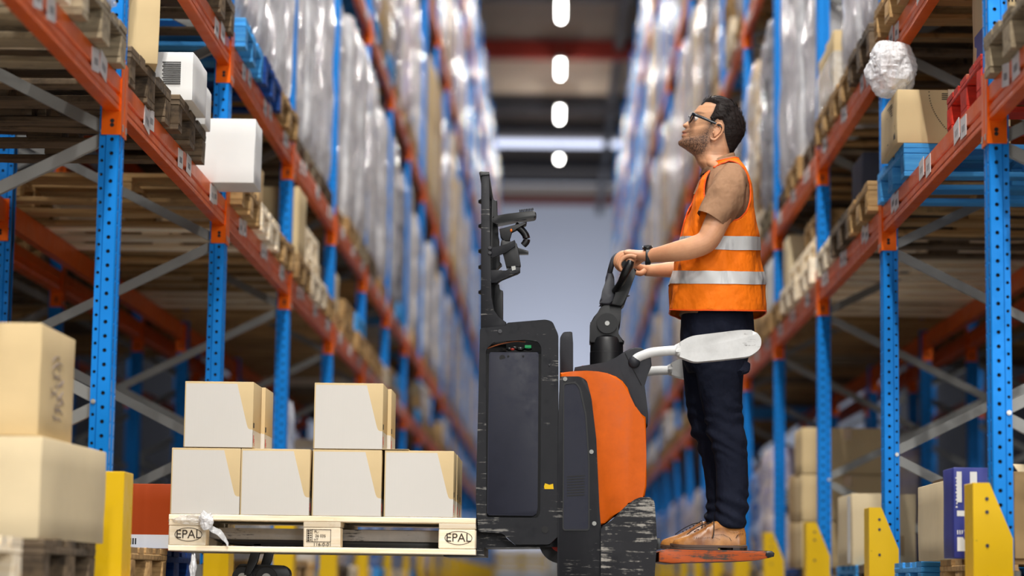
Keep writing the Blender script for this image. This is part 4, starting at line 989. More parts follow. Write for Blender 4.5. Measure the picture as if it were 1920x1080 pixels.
# ------------------------------------------------------------------ the raised pallet and its boxes
zp = at(600, 1036.5, YP).z
xl, xr = at(316, 1000, YP).x, at(892, 1000, YP).x
pw = (xr-xl)/1.2
ep = pallet(xl, YP, zp, 'fresh', 'pale wooden pallet raised on the truck forks, stamped on its blocks', None)
ep.scale = (pw, 1, (at(600, 967.5, YP).z-zp)/.144)
PZ = at(600, 967.5, YP).z
ep.rotation_euler = (0, 0, 0)
RX = (PI/2, 0, 0)
blocks = sorted([c for c in ep.children if c.name.startswith('block') and c.location.y < .01], key=lambda c: c.location.x)
M_stamp = mat('burnt stamp', srgb(44, 32, 22), .8)
for bi in (0, 2):
    c = blocks[bi]
    t = text('stamp', 'EPAL', .047, (.078, -.0012, .043), RX, M_stamp, c, sx=.98)
    bm = B(); n = 40
    vo = [bm.verts.new((.078+.054*math.cos(2*PI*i/n), 0, .043+.027*math.sin(2*PI*i/n))) for i in range(n)]; vi = [bm.verts.new((.078+.0515*math.cos(2*PI*i/n), 0, .043+.0248*math.sin(2*PI*i/n))) for i in range(n)]
    for i in range(n): bm.faces.new([vo[i], vo[(i+1) % n], vi[(i+1) % n], vi[i]])
    bmesh.ops.translate(bm, verts=bm.verts, vec=(0, -.0014, 0)); obj('stamp_ring', bm, M_stamp, c)
c = blocks[1]
text('stamp', '116-0-01', .019, (.075, -.0012, .010), RX, M_stamp, c, sx=1.05)
text('stamp', 'PL-', .014, (.052, -.0012, .060), RX, M_stamp, c); text('stamp', '26 035', .015, (.067, -.0012, .044), RX, M_stamp, c); text('stamp', 'HT', .013, (.050, -.0012, .029), RX, M_stamp, c)
bm = B()
for a, b, z0, z1 in ((.012, .108, .068, .070), (.012, .108, .020, .022), (.012, .014, .02, .07), (.106, .108, .02, .07), (.034, .036, .02, .07)): box(bm, a, b, -.0016, -.0008, z0, z1)
for i in range(5): box(bm, .016, .024, -.0016, -.0008, .024+i*.009, .030+i*.009); box(bm, .026, .032, -.0016, -.0008, .026+i*.009, .030+i*.009)
obj('stamp_frame', bm, M_stamp, c)
# shelf-ready cartons: white print with a kraft tear-off corner
def display_box_mesh(w, d, h):
    bm = B(); box(bm, 0, w, 0, d, 0, h, .0025, seg=2)
    W = [(.02, 0), (1, 0), (1, .27), (.965, .272), (.94, .285), (.925, .31), (.91, .36), (.76, .965), (.02, .965)]
    e = .0012
    prism(bm, [(u*w*.999, v*h+.001) for u, v in W], -e*.6, .0005, mi=1)
    a = [bm.verts.new((w+e*.4, y, z)) for y, z in ((0, .002), (d*.97, .002), (d*.97, h*.27), (0, h*.27))]; f = bm.faces.new(a); f.material_index = 1
    return mesh_of('box_body', bm, [M_kraft, M_white], 30)
wB, dB, hB = 131/4400*YP, .262, 0
hB = at(600, 842, YP).z-PZ
DBM = display_box_mesh(wB-.002, dB-.004, hB-.002)
bm = B()
for i, (dx, dz) in enumerate(((0, 0), (.006, .012), (.0, .024), (.008, .034))):
    box(bm, wB-.001, wB+.0, .018, .026, .02+dz*.6, .026+dz*.6+.004)
    box(bm, wB-.001, wB+.0, .030, .050, .012+dz*.6, .014+dz*.6)
REDM = mesh_of('red_mark', bm, M_red)
bm = B(); box(bm, wB-.0012, wB+.0004, .012, .03, .078, .098); SLOTM = mesh_of('hand_slot', bm, M_dark)
lower = [320.5, 451, 585.5, 720.5]; upper = [341.5, 585.5]
xs = [at(x, 900, YP+.005).x for x in lower]; xu = [at(x, 900, YP+.005).x for x in upper]
cols = ['leftmost', 'second from left', 'third from left', 'rightmost']; rows = ['front row', 'middle row', 'back row']
def dbox(x, y, z, label, rz=0):
    e = empty('display_carton', (x, y, z), label, 'cardboard box', 'white printed cartons on the raised pallet', rz)
    link(bpy.data.objects.new('box_body', DBM), e); link(bpy.data.objects.new('red_mark', REDM), e); link(bpy.data.objects.new('hand_slot', SLOTM), e)
    return e
for j in range(3):
    for i in range(4):
        if 0 < j and i < 3 and j == 2: continue
        dbox(xs[i]+(0, .003, .002)[j], YP+.004+j*dB, PZ+.0008, 'white and tan carton on the raised pallet, bottom layer, %s, %s' % (rows[j], cols[i]))
z2 = PZ+hB+.002
for j in range(2):
    for i in range(2):
        dbox(xu[i]+(0, .014)[j], YP+.006+j*(dB+.004), z2, 'white and tan carton in the top layer, %s, %s' % (('front', 'back')[j], ('left', 'right')[i]))
bm = B(); box(bm, 0, .105, 0, .24, 0, .0018)
fl = obj('cardboard_sheet', bm, M_kraft, loc=(at(716, 840, YP).x, YP+.002, z2)); tag(fl, 'loose cardboard flap lying on the rightmost bottom carton', 'cardboard sheet')
# film on the pallet corner
film_blob('crumpled_film', at(352, 974, YP-.015)+Vector((0, .03, 0)), (.085, .035, .022), 'clear film bunched on the left corner of the raised pallet', 12, M_film, 4, .25)
film_blob('knotted_film', at(386, 975, YP-.03), (.030, .022, .032), 'white knot of stretch film on the raised pallet corner', 21, M_filmthick, 4, .3)
bm = B(); tube(bm, [(*P3(390, 985, YP-.02), .012, .004), (*P3(402, 994, YP-.022), .014, .003), (*P3(415, 1003, YP-.015), .013, .003), (*P3(422, 1012, YP-.01), .010, .003), (*P3(428, 1024, YP-.012), .004, .002)], n=10, sub=5)
for v in bm.verts: v.co += Vector((noise.noise(v.co*60), noise.noise(v.co*50+Vector((3, 0, 0)))*.5, noise.noise(v.co*60+Vector((0, 4, 0)))))*.006
kf = [o for o in bpy.data.objects if o.name.startswith('knotted_film')][0]
bmesh.ops.translate(bm, verts=bm.verts, vec=-Vector(kf.location)); obj('film_tail', bm, M_film, kf)
# ------------------------------------------------------------------ the worker on the step
YB = 9.52
S_ = YB/F
def interp(tab, y):
    if y <= tab[0][0]: return tab[0][1]
    for (a, va), (b, vb) in zip(tab, tab[1:]):
        if y <= b:
            t = (y-a)/(b-a); t = t*t*(3-2*t)*0.35+t*0.65; return va+(vb-va)*t
    return tab[-1][1]
def gauss(x, s): return math.exp(-(x/s)**2)
FR = [(184, 1345), (188, 1328), (194, 1317), (203, 1307), (212, 1300.5), (217, 1297), (221, 1296), (225, 1296.5), (230, 1295), (236, 1292.5), (240, 1290), (243, 1287.5), (247, 1285), (251, 1284.5), (255, 1284), (259, 1282), (262, 1277.5), (266, 1272.2), (270, 1271.8), (273, 1273.5), (277, 1280), (281, 1286.5), (285, 1292), (289, 1298), (293, 1302.5), (298, 1305), (305, 1308), (318, 1317), (330, 1325)]
BK = [(184, 1350), (188, 1360), (194, 1370), (203, 1380), (212, 1386), (222, 1391), (232, 1394), (245, 1394), (255, 1391), (263, 1387), (272, 1381), (280, 1376), (290, 1371), (300, 1370), (318, 1380), (330, 1386)]
WD = [(184, .016), (186, .036), (190, .052), (196, .063), (205, .071), (215, .076), (230, .079), (245, .076), (256, .073), (268, .069), (278, .065), (290, .061), (300, .061), (318, .070), (330, .085)]
TP = [(184, .1), (200, .22), (215, .30), (230, .36), (245, .42), (258, .50), (268, .56), (276, .50), (285, .35), (295, .15), (310, .0), (330, 0)]
NOSE = [(219, 0), (222, 1.0), (226, 4.0), (229, 7.0), (232, 10.5), (234.5, 12.8), (236.5, 12.3), (239, 8.5), (241, 4.0), (244, 0)]
LIPS = [(242.5, 0), (244.5, 3.2), (246.5, 6.2), (248.5, 6.4), (250.5, 4.2), (251.8, 2.2), (253.2, 5.2), (255, 6.2), (257, 4.4), (259.5, 1.2), (262, 0)]
def head_pt(py, a, off=0.0):
    """py image row, a angle from the front (0) round; returns world point on the head surface"""
    xf = at(interp(FR, py), py, YB).x; xb = at(interp(BK, py), py, YB).x; z = at(1330, py, YB).z
    c = (xf+xb)/2; h = (xb-xf)/2; w = interp(WD, py); tp = interp(TP, py)
    ca, sa = math.cos(a), math.sin(a); t = (1-ca)/2
    y = w*math.copysign(abs(sa)**.82, sa)*(1-tp*(1-t)**2.2)
    x = c-h*ca*(1.0)
    front = max(0, ca)
    if front > 0:
        nose = interp(NOSE, py) if 219 < py < 244 else 0
        nw = .008+.0085*max(0, min(1, (py-224)/11)); x -= nose*S_*gauss(y, nw)*front
        if py > 231 and py < 241: x -= .006*gauss(abs(y)-.013, .006)*gauss(py-236, 3.2)*front     # nostril wings
        if 242 < py < 262: x -= interp(LIPS, py)*S_*gauss(y, .021)*front
        x += .0085*gauss(abs(y)-.031, .013)*gauss(py-224.5, 4.2)*front                            # eye sockets
        x -= .0035*gauss(abs(y)-.03, .018)*gauss(py-214.5, 2.8)*front                             # brow
        x -= .004*gauss(abs(y)-.04, .015)*gauss(py-236, 6)*front                                  # cheekbone
    if off:
        n = Vector((x-c, y, 0)); n = n.normalized() if n.length > 1e-5 else Vector((0, 0, 1))
        return Vector((x, YB+y, z))+n*off
    return Vector((x, YB+y, z))
def head_mesh(bm, lo=330, hi=184, nr=110, na=96, off=0.0):
    rings = []
    for i in range(nr+1):
        py = lo+(hi-lo)*i/nr
        rings.append([head_pt(py, 2*PI*k/na, off) for k in range(na)])
    top = at(1347, 182.5, YB); rings.append([Vector((top.x+(p.x-top.x)*.35, YB+(p.y-YB)*.35, top.z)) for p in rings[-1]])
    return loft(bm, rings)
def ringpx(py, xl, xr, hw, Y=YB, n=40, e=.85, dy=0, tilt=0):
    a, b = at(xl, py, Y), at(xr, py, Y); c = (a.x+b.x)/2; h = (b.x-a.x)/2; z = a.z
    out = []
    for k in range(n):
        t = 2*PI*k/n; ca, sa = math.cos(t), math.sin(t)
        x = c-h*math.copysign(abs(ca)**e, ca); y = Y+dy+hw*math.copysign(abs(sa)**e, sa)
        out.append(Vector((x, y, z+tilt*(x-c))))
    return out
def T(pts, sc=1.0): return [(*P3(a, b, Y), r*sc) if len(q) == 0 else (*P3(a, b, Y), r*sc, q[0]*sc) for a, b, Y, r, *q in pts]
ARM_N = [(1368, 345, 9.345, .060), (1357, 385, 9.315, .054), (1340, 425, 9.295, .049), (1325, 452, 9.285, .046, .043), (1300, 464, 9.29, .0445, .040), (1275, 470, 9.31, .042, .037), (1250, 475, 9.34, .036, .033), (1228, 478.5, 9.37, .0305, .027), (1212, 480.5, 9.39, .029, .026)]
ARM_F = [(1362, 345, 9.70, .060), (1352, 385, 9.73, .054), (1338, 430, 9.74, .049), (1322, 470, 9.74, .045, .042), (1300, 494, 9.735, .042, .038), (1275, 503, 9.715, .037, .033), (1245, 506.5, 9.69, .031, .027), (1222, 507, 9.665, .026, .023), (1209, 507, 9.655, .024, .022)]
def palm(bm, pts): tube(bm, T(pts), n=16, sub=5, up=(0, 0, 1))
body = B()
head_mesh(body, nr=90, na=72)
loft(body, [ringpx(py, a, b, w) for py, a, b, w in ((650, 1300, 1390, .11), (600, 1292, 1402, .145), (560, 1290, 1408, .15), (520, 1290, 1408, .15), (470, 1294, 1408, .16), (420, 1302, 1408, .175), (380, 1312, 1404, .185), (350, 1320, 1400, .18), (332, 1326, 1394, .155), (320, 1326, 1386, .11), (306, 1314, 1376, .07), (290, 1306, 1368, .055))])
tube(body, T(ARM_N), n=24, sub=5, up=(0, 0, 1)); tube(body, T(ARM_F), n=24, sub=5, up=(0, 0, 1))
for Y, dx in ((9.425, 0), (9.615, -12)):
    tube(body, T([(1342+dx*.3, 625, Y, .070), (1350+dx, 700, Y, .062), (1355+dx*1.7, 760, Y, .054), (1360+dx*2.2, 810, Y, .048), (1369+dx*2.2, 870, Y, .045), (1372+dx*2.0, 930, Y, .038), (1370+dx*2, 985, Y, .034), (1368+dx*2, 1003, Y, .034)]), n=24, sub=4)
# palms
ball(body, P3(1181, 490, 9.40), .024, .030, .022)
ball(body, P3(1186, 498, 9.64), .020, .030, .018)
palm(body, [(1222, 479, 9.375, .024, .026), (1207, 479.5, 9.395, .0225, .033), (1192, 478, 9.405, .020, .040), (1178, 476, 9.408, .0175, .042), (1169, 476.5, 9.408, .0125, .039)])
palm(body, [(1213, 506, 9.66, .021, .024), (1200, 504, 9.65, .019, .034), (1190, 499, 9.64, .017, .040), (1180, 492, 9.635, .015, .041), (1173, 488, 9.632, .011, .038)])
tmp = obj('tmp_body', body, mat('tmp', (1, 1, 1, 1)))
rm = tmp.modifiers.new('r', 'REMESH'); rm.mode = 'VOXEL'; rm.voxel_size = 0.0036; rm.use_smooth_shade = True
sm = tmp.modifiers.new('s', 'SMOOTH'); sm.factor = 0.5; sm.iterations = 2
dg = bpy.context.evaluated_depsgraph_get(); me = bpy.data.meshes.new_from_object(tmp.evaluated_get(dg)); bpy.data.objects.remove(tmp)
body = B(); body.from_mesh(me)
# the face keeps the fine head surface: drop the remeshed head above the chin and lay the fine one over it
zc = at(1330, 312, YB).z
hb = B(); head_mesh(hb, lo=318, nr=150, na=120, off=.0006)
t_ = bpy.data.meshes.new('t'); hb.to_mesh(t_); hb.free(); body.from_mesh(t_)
# fingers: near (left) hand closes round the bar, little finger nearest the camera
def finger(pts): tube(body, T(pts), n=12, sub=5)
for i, (dx, dy, Y, r, ln) in enumerate(((11, 5, 9.372, .0084, .90), (6.5, 2, 9.386, .0092, .98), (2, 0, 9.404, .0096, 1.03), (-2, 0, 9.426, .0094, 1.0))):
    finger([(1182+dx, 477+dy, Y, r*1.15), (1172+dx, 474.5+dy, Y, r*1.12), (1163.5+dx*.8, 477+dy, Y+.001, r*1.06), (1157+dx*.7, 484.5+dy, Y+.002, r), (1155.5+dx*.6, 494+dy, Y+.002, r*.98), (1160+dx*.6, 502.5+dy*ln, Y+.002, r*.93), (1167+dx*.5, 506.5+dy, Y+.002, r*.88), (1174+dx*.4, 505+dy, Y+.002, r*.66)])
finger([(1203, 485, 9.428, .014), (1196, 491, 9.445, .0125), (1187, 498, 9.452, .0108), (1178, 503.5, 9.450, .0100), (1170, 505, 9.446, .0086), (1166, 504, 9.444, .006)])
for i, (dx, dy, Y, r) in enumerate(((4, 2, 9.672, .0078), (1, 1, 9.652, .0088), (0, 0, 9.631, .0092), (0, 0, 9.610, .0090))):
    finger([(1188+dx, 495+dy, Y, r*1.1), (1180+dx, 488+dy, Y, r*1.1), (1170+dx, 486+dy, Y, r*1.03), (1164+dx, 491+dy, Y, r), (1163+dx, 500+dy, Y, r*.96), (1168+dx, 507+dy, Y, r*.9), (1176+dx, 509+dy, Y, r*.7)])
finger([(1208, 508, 9.628, .013), (1202, 512.5, 9.612, .0118), (1195, 512, 9.600, .0105), (1187, 509, 9.594, .0092), (1181, 507, 9.592, .0065)])
# ears
for sg in (-1, 1):
    ye = lambda d: YB+sg*(.0735+d)
    tube(body, [(*P3(1341, 243, ye(-.002)), .003), (*P3(1341, 236, ye(.004)), .0034), (*P3(1346, 231.5, ye(.010)), .0038), (*P3(1352.5, 233, ye(.014)), .0038), (*P3(1355.5, 240, ye(.014)), .0036), (*P3(1353.5, 249, ye(.012)), .0034), (*P3(1347, 256.5, ye(.008)), .0036), (*P3(1340, 262, ye(.005)), .0058), (*P3(1333.5, 260.5, ye(.001)), .005), (*P3(1332.5, 254, ye(-.003)), .003)], n=10, sub=5)
    tube(body, [(*P3(1343, 238, ye(.001)), .0022), (*P3(1349, 237, ye(.007)), .0028), (*P3(1350.5, 244, ye(.008)), .0028), (*P3(1346, 251, ye(.006)), .0028), (*P3(1339, 256, ye(.002)), .003)], n=8, sub=4)
    q = P3(1345.5, 246.5, ye(.0)); ball(body, q, .019, .0035, .027, 16, 10)
    q = P3(1337.5, 249, ye(.002)); ball(body, q, .0045, .004, .006, 10, 8)
bme = mesh_of('person', body, [], 180)
MAN = at(1335, 1028, YB); MAN.z = STEPZ
person = empty('person', (MAN.x, YB, STEPZ), 'bearded man in glasses and orange vest standing on the truck step, looking up', 'person')
def mobj(name, bm, m, parent=None, **k):
    p = parent or person; off = Vector(person.location)
    if isinstance(bm, bmesh.types.BMesh): bmesh.ops.translate(bm, verts=bm.verts, vec=-off)
    return obj(name, bm, m, p, **k)
# skin material with beard area carried by the mesh
def inpoly(x, y, P):
    c = False; j = len(P)-1
    for i in range(len(P)):
        if (P[i][1] > y) != (P[j][1] > y) and x < (P[j][0]-P[i][0])*(y-P[i][1])/(P[j][1]-P[i][1])+P[i][0]: c = not c
        j = i
    return c
def pdist(x, y, P):
    d = 1e9
    for i in range(len(P)):
        ax, ay = P[i]; bx, by = P[(i+1) % len(P)]; vx, vy = bx-ax, by-ay
        t = max(0, min(1, ((x-ax)*vx+(y-ay)*vy)/(vx*vx+vy*vy+1e-9))); d = min(d, math.hypot(x-ax-t*vx, y-ay-t*vy))
    return d
def soft(x, y, P, w):
    d = pdist(x, y, P); s = d if inpoly(x, y, P) else -d
    return max(0, min(1, s/w*.5+.5))
def side_px(v):
    """side-view coordinates on the head, in the drawing units used above"""
    return (1330+(v.x-HX0)/S_, 240-(v.z-HZ0)/S_)
HX0, HZ0 = at(1330, 240, YB).x, at(1330, 240, YB).z
BEARD = [(1327, 238), (1334, 242), (1331, 256), (1331, 270), (1327, 284), (1316, 300), (1300, 296), (1288, 286), (1270, 278), (1262, 268), (1270, 259.5), (1281, 257.5), (1287, 259), (1289, 254), (1284, 249), (1274, 247), (1274, 242.5), (1284, 241.5), (1292, 243), (1295, 250), (1297, 258), (1306, 258), (1318, 250), (1324, 243)]
LIPP = [(1270, 246.5), (1284, 249.5), (1287, 251.5), (1283, 254), (1270, 257.5)]
BROW = [(1290, 213.5), (1300, 211), (1312, 213.5), (1318, 217), (1311, 216.5), (1300, 215.5), (1290, 217)]
HAIR = [(1315, 197), (1321, 191.5), (1332, 194), (1343, 199.5), (1340, 207), (1336.5, 216), (1331, 225), (1329, 234), (1329, 243), (1332.5, 243), (1336, 236), (1343, 230), (1353, 230), (1357, 240), (1357, 254), (1360, 268), (1364, 281), (1368, 294), (1392, 294), (1412, 250), (1412, 200), (1385, 175), (1330, 172)]
ab = bme.attributes.new('beard', 'FLOAT', 'POINT'); al = bme.attributes.new('lips', 'FLOAT', 'POINT'); ahh = bme.attributes.new('scalp', 'FLOAT', 'POINT')
zlim = at(1330, 305, YB).z
for i, v in enumerate(bme.vertices):
    if v.co.z > zlim:
        x, y = side_px(v.co)
        ab.data[i].value = max(soft(x, y, BEARD, 7), soft(x, y, BROW, 2.5) if abs(v.co.y-YB) > .012 else 0)
        al.data[i].value = soft(x, y, LIPP, 2) if abs(v.co.y-YB) < .026 else 0
        ahh.data[i].value = soft(x, y, HAIR, 5)
bme.transform(Matrix.Translation(-Vector(person.location)))
M_skin = mat('skin', srgb(200, 146, 110), 0.5)
b_ = M_skin.node_tree.nodes['Principled BSDF']; b_.inputs['Subsurface Weight'].default_value = 0.12; b_.inputs['Subsurface Radius'].default_value = (.012, .005, .003); b_.inputs['Subsurface Scale'].default_value = 0.5
def attr(m, n): a = N(m, 'ShaderNodeAttribute'); a.attribute_name = n; return a.outputs['Fac']
v_ = coords(M_skin); fs = noise_n(M_skin, v_, 9, 4)
skc = mix(M_skin, ramp(M_skin, fs, [(.35, g(0)), (.7, g(1))]), srgb(190, 134, 98), srgb(212, 158, 120))
skc = mix(M_skin, attr(M_skin, 'lips'), skc, srgb(176, 104, 88))
fb = noise_n(M_skin, coords(M_skin, (260, 260, 150)), 1.0, 3, .7); fb2 = noise_n(M_skin, v_, 30, 3)
mu = N(M_skin, 'ShaderNodeMath'); mu.operation = 'MULTIPLY'; L(M_skin, attr(M_skin, 'beard'), mu.inputs[0]); L(M_skin, ramp(M_skin, fb, [(.36, g(.55)), (.6, g(1))]), mu.inputs[1])
skc = mix(M_skin, mu.outputs[0], skc, srgb(52, 34, 26))
mu2 = N(M_skin, 'ShaderNodeMath'); mu2.operation = 'MULTIPLY'; L(M_skin, attr(M_skin, 'scalp'), mu2.inputs[0]); mu2.inputs[1].default_value = .92
skc = mix(M_skin, mu2.outputs[0], skc, srgb(30, 24, 24))
base(M_skin, skc)
bme.materials.append(M_skin)
bo = bpy.data.objects.new('body', bme); link(bo, person)
# eyes
M_eye = mat('eye white', srgb(222, 214, 208), .2); M_iris = mat('brown iris', srgb(50, 30, 20), .15); M_brown = mat('eyelid', srgb(184, 126, 98), .5)
for sg in (-1, 1):
    q = Vector(P3(1304.5, 225, YB)); q.y = YB+sg*.031
    bm = B(); ball(bm, q, .0115, .0115, .0115, 20, 14); ey = mobj('eye', bm, M_eye)
    d = Vector((-.86, sg*.28, .30)).normalized()
    bm = B(); ring(bm, q+d*.0088, q+d*.0116, .0052, .0044, n=14); mobj('iris', bm, M_iris, ey)
    bm = B()
    for k, (up, rr_) in enumerate(((1, .0021), (-1, .0014))):
        pts = []
        for j in range(7):
            a = -1.15+2.3*j/6; e = .50*up*math.cos(a*1.1)
            dd_ = Vector((-math.cos(a-sg*.28)*math.cos(e), math.sin(a*sg*-1+.28*sg), math.sin(e)+.12)).normalized()
            pts.append((*(q+dd_*.0122), rr_))
        tube(bm, pts, n=6, sub=3)
    mobj('eyelid', bm, M_brown, ey)
# hair: a raised shell with combed strands
M_hair = mat('dark brown hair', srgb(34, 26, 24), 0.6, spec=.2)
fh = noise_n(M_hair, coords(M_hair, (40, 220, 120)), 1.0, 4, .7); base(M_hair, mix(M_hair, fh, srgb(12, 9, 9), srgb(40, 30, 27))); bump(M_hair, fh, .7, .004)
hr = B()
rings = []; nr, na = 120, 140
V = []
for i in range(nr+1):
    py = 298+(184-298)*i/nr; row = []
    for k in range(na):
        a = 2*PI*k/na; p = head_pt(py, a); x, y = side_px(p); s = soft(x, y, HAIR, 5)
        cxx = at((interp(FR, py)+interp(BK, py))/2, py, YB).x
        n = Vector((p.x-cxx, (p.y-YB)*1.2, 0)).normalized(); tz = max(0, (200-py)/16); n = (n+Vector((0, 0, tz*1.1))).normalized()
        th = .0075+.004*max(0, min(1, (225-py)/35)); th *= 1 if py < 262 else max(.35, 1-(py-262)/50)
        if y > 228 and x < 1345: th *= .35
        th += (noise.noise(Vector((p.x*40, p.y*90, p.z*60)))*.0022+noise.noise(Vector((p.x*12, p.y*12, p.z*12)))*.004)*s
        row.append(hr.verts.new(p+n*(th*s-.004*(1-s))))
    V.append(row)
for A, Bq in zip(V, V[1:]):
    for k in range(na): hr.faces.new([A[k], A[(k+1) % na], Bq[(k+1) % na], Bq[k]])
tp = hr.verts.new(Vector((at(1349, 181, YB).x, YB, at(1349, 179.5, YB).z)))
for k in range(na): hr.faces.new([V[-1][k], V[-1][(k+1) % na], tp])
dl_ = [v for v in hr.verts if soft(*side_px(v.co), HAIR, 5) < .12]; bmesh.ops.delete(hr, geom=dl_, context='VERTS')
hair = mobj('hair', hr, M_hair, ang=180)
st_ = B()
for i in range(420):
    py = R.uniform(186, 250); a = R.uniform(0, 2*PI)
    p = head_pt(py, a); x, y = side_px(p)
    if soft(x, y, HAIR, 5) < .8: continue
    cxx = at(1345, py, YB).x; n = Vector((p.x-cxx, p.y-YB, 0)).normalized(); n = (n+Vector((0, 0, max(0, (200-py)/14)))).normalized()
    th = .0095+.003*max(0, (225-py)/35); p = p+n*th
    if i % 3 == 0 and py > 210: continue
    d = Vector((1, 0, -.15)) if py < 205 else Vector((.55, 0, -.85)); d = (d-n*d.dot(n)).normalized(); ln = R.uniform(.012, .03)
    if py < 197 and x < 1340: d = (Vector((.5, 0, .7))).normalized()*1; ln = .012
    tube(st_, [(*(p-d*ln*.4), .0012), (*(p+n*.0015), .0014), (*(p+d*ln*.6+n*R.uniform(-.001, .003)), .0003)], n=4, sub=2)
mobj('hair_strands', st_, M_hair, hair)
# glasses
M_frame = mat('black glasses frame', srgb(16, 20, 28), .25)
gl = B()
for sg in (-1, 1):
    yy = YB+sg*.074
    tube(gl, [(*P3(1298.5, 213.8, YB+sg*.060), .0068, .003), (*P3(1303, 215.2, YB+sg*.071), .0068, .0024), (*P3(1318, 221, yy), .0060, .0022), (*P3(1336, 229, YB+sg*.080), .0052, .002), (*P3(1348, 234.5, YB+sg*.083), .0048, .0018), (*P3(1354, 241, YB+sg*.081), .0018, .0028), (*P3(1357, 249, YB+sg*.078), .0016, .0022)], n=8, sub=4, up=(0, 0, 1))
    # rim
    N_ = 20; pts = []
    c0 = Vector(P3(1296.0, 224, YB)); c0.y = YB+sg*.034
    ux = Vector((.16*sg*0+.10, sg*1.0, 0)).normalized() if 0 else Vector((.22, sg*1.0, .0)).normalized(); uz = Vector((.36, 0, .93)).normalized()
    for k in range(N_+1):
        t = 2*PI*k/N_; pts.append((*(c0+ux*.0255*math.copysign(abs(math.cos(t))**.7, math.cos(t))+uz*.0195*math.copysign(abs(math.sin(t))**.7, math.sin(t))), .0030))
    tube(gl, pts, n=6, sub=1)
tube(gl, [(*P3(1292.5, 219.5, YB-.010), .002), (*P3(1291.5, 218.5, YB), .0022), (*P3(1292.5, 219.5, YB+.010), .002)], n=6, sub=3)
glo = mobj('glasses', gl, M_frame)
M_lens = mat('clear lens', (1, 1, 1, 1), .02); M_lens.node_tree.nodes['Principled BSDF'].inputs['Transmission Weight'].default_value = 1.0; M_lens.node_tree.nodes['Principled BSDF'].inputs['IOR'].default_value = 1.02
for sg in (-1, 1):
    bm = B(); c0 = Vector(P3(1296.0, 224, YB)); c0.y = YB+sg*.034; ux = Vector((.22, sg*1.0, .0)).normalized(); uz = Vector((.36, 0, .93)).normalized()
    bm.faces.new([bm.verts.new(c0+ux*.025*math.copysign(abs(math.cos(t))**.7, math.cos(t))+uz*.019*math.copysign(abs(math.sin(t))**.7, math.sin(t))) for t in [2*PI*k/20 for k in range(20)]])
    mobj('lens', bm, M_lens, glo)
# ---------------- clothes
def fold(v, a=.004, sc=(9, 9, 5), seed=0.0):
    p = Vector((v.x*sc[0]+seed, v.y*sc[1], v.z*sc[2])); return noise.noise(p)*a+noise.noise(p*2.3)*a*.45
def displace(bm, a, sc=(9, 9, 5), seed=0.0, fn=None):
    bm.normal_update()
    for v in bm.verts:
        k = fn(v.co) if fn else 1; v.co += v.normal*(fold(v.co, a, sc, seed)*k)
def m_cloth(name, c1, c2, rough=.85, sc=260, bs=.25, fb_=.8):
    m = mat(name, c1, rough, spec=.2); f = noise_n(m, coords(m), sc, 2); f2 = noise_n(m, coords(m), 4, 3)
    base(m, mix(m, f2, c1, c2)); f3 = noise_n(m, coords(m, (1, 1, .7)), 11, 3, .5)
    ad = N(m, 'ShaderNodeMath'); ad.operation = 'MULTIPLY_ADD'; ad.inputs[1].default_value = .03; L(m, f, ad.inputs[0]); L(m, f3, ad.inputs[2]); bump(m, ad.outputs[0], fb_, .03); return m
M_shirt = m_cloth('brown cotton', srgb(158, 122, 94), srgb(140, 106, 80))
M_vest = m_cloth('fluorescent orange cloth', srgb(240, 122, 14), srgb(228, 106, 8), .7, 300, .15)
M_trim = mat('orange binding', srgb(236, 84, 4), .6)
M_navy = m_cloth('navy cotton', srgb(24, 29, 46), srgb(17, 21, 36))
M_refl = mat('reflective tape', srgb(196, 198, 198), .42, .15)
f = noise_n(M_refl, coords(M_refl, (14, 14, 3)), 1, 4); base(M_refl, mix(M_refl, ramp(M_refl, f, [(.55, g(0)), (.75, g(1))]), srgb(204, 206, 206), srgb(120, 122, 128))); bump(M_refl, f, .4, .004)
# shirt
sh = B()
loft(sh, [ringpx(py, a, b, w, n=64, tilt=tl) for py, a, b, w, tl in ((598, 1273, 1404, .165, -.12), (585, 1275, 1406, .168, 0), (560, 1276, 1414, .168, 0), (520, 1280, 1416, .168, 0), (470, 1284, 1416, .172, 0), (420, 1294, 1414, .187, 0), (380, 1306, 1410, .198, 0), (350, 1315, 1406, .195, .05), (335, 1320, 1400, .17, .10), (322, 1322, 1392, .125, .2), (310, 1321, 1384, .082, .28), (303, 1320, 1381, .074, .3))])
displace(sh, .003)
shirt = mobj('shirt', sh, M_shirt, ang=180)
for sg in (-1, 1):
    Yd = (lambda Y: Y) if sg < 0 else (lambda Y: 2*YB-Y+.005)
    bm = B(); rg = tube(bm, T([(1378, 326, Yd(9.405), .050), (1369, 345, Yd(9.352), .0705), (1362, 366, Yd(9.325), .0715), (1353, 388, Yd(9.31), .0705), (1340, 407, Yd(9.302), .068), (1335.5, 414, Yd(9.30), .0675)]), n=40, sub=7, cap=False)
    displace(bm, .011, (16, 16, 8), sg*3.0)
    mobj('sleeve', bm, M_shirt, shirt, ang=180)
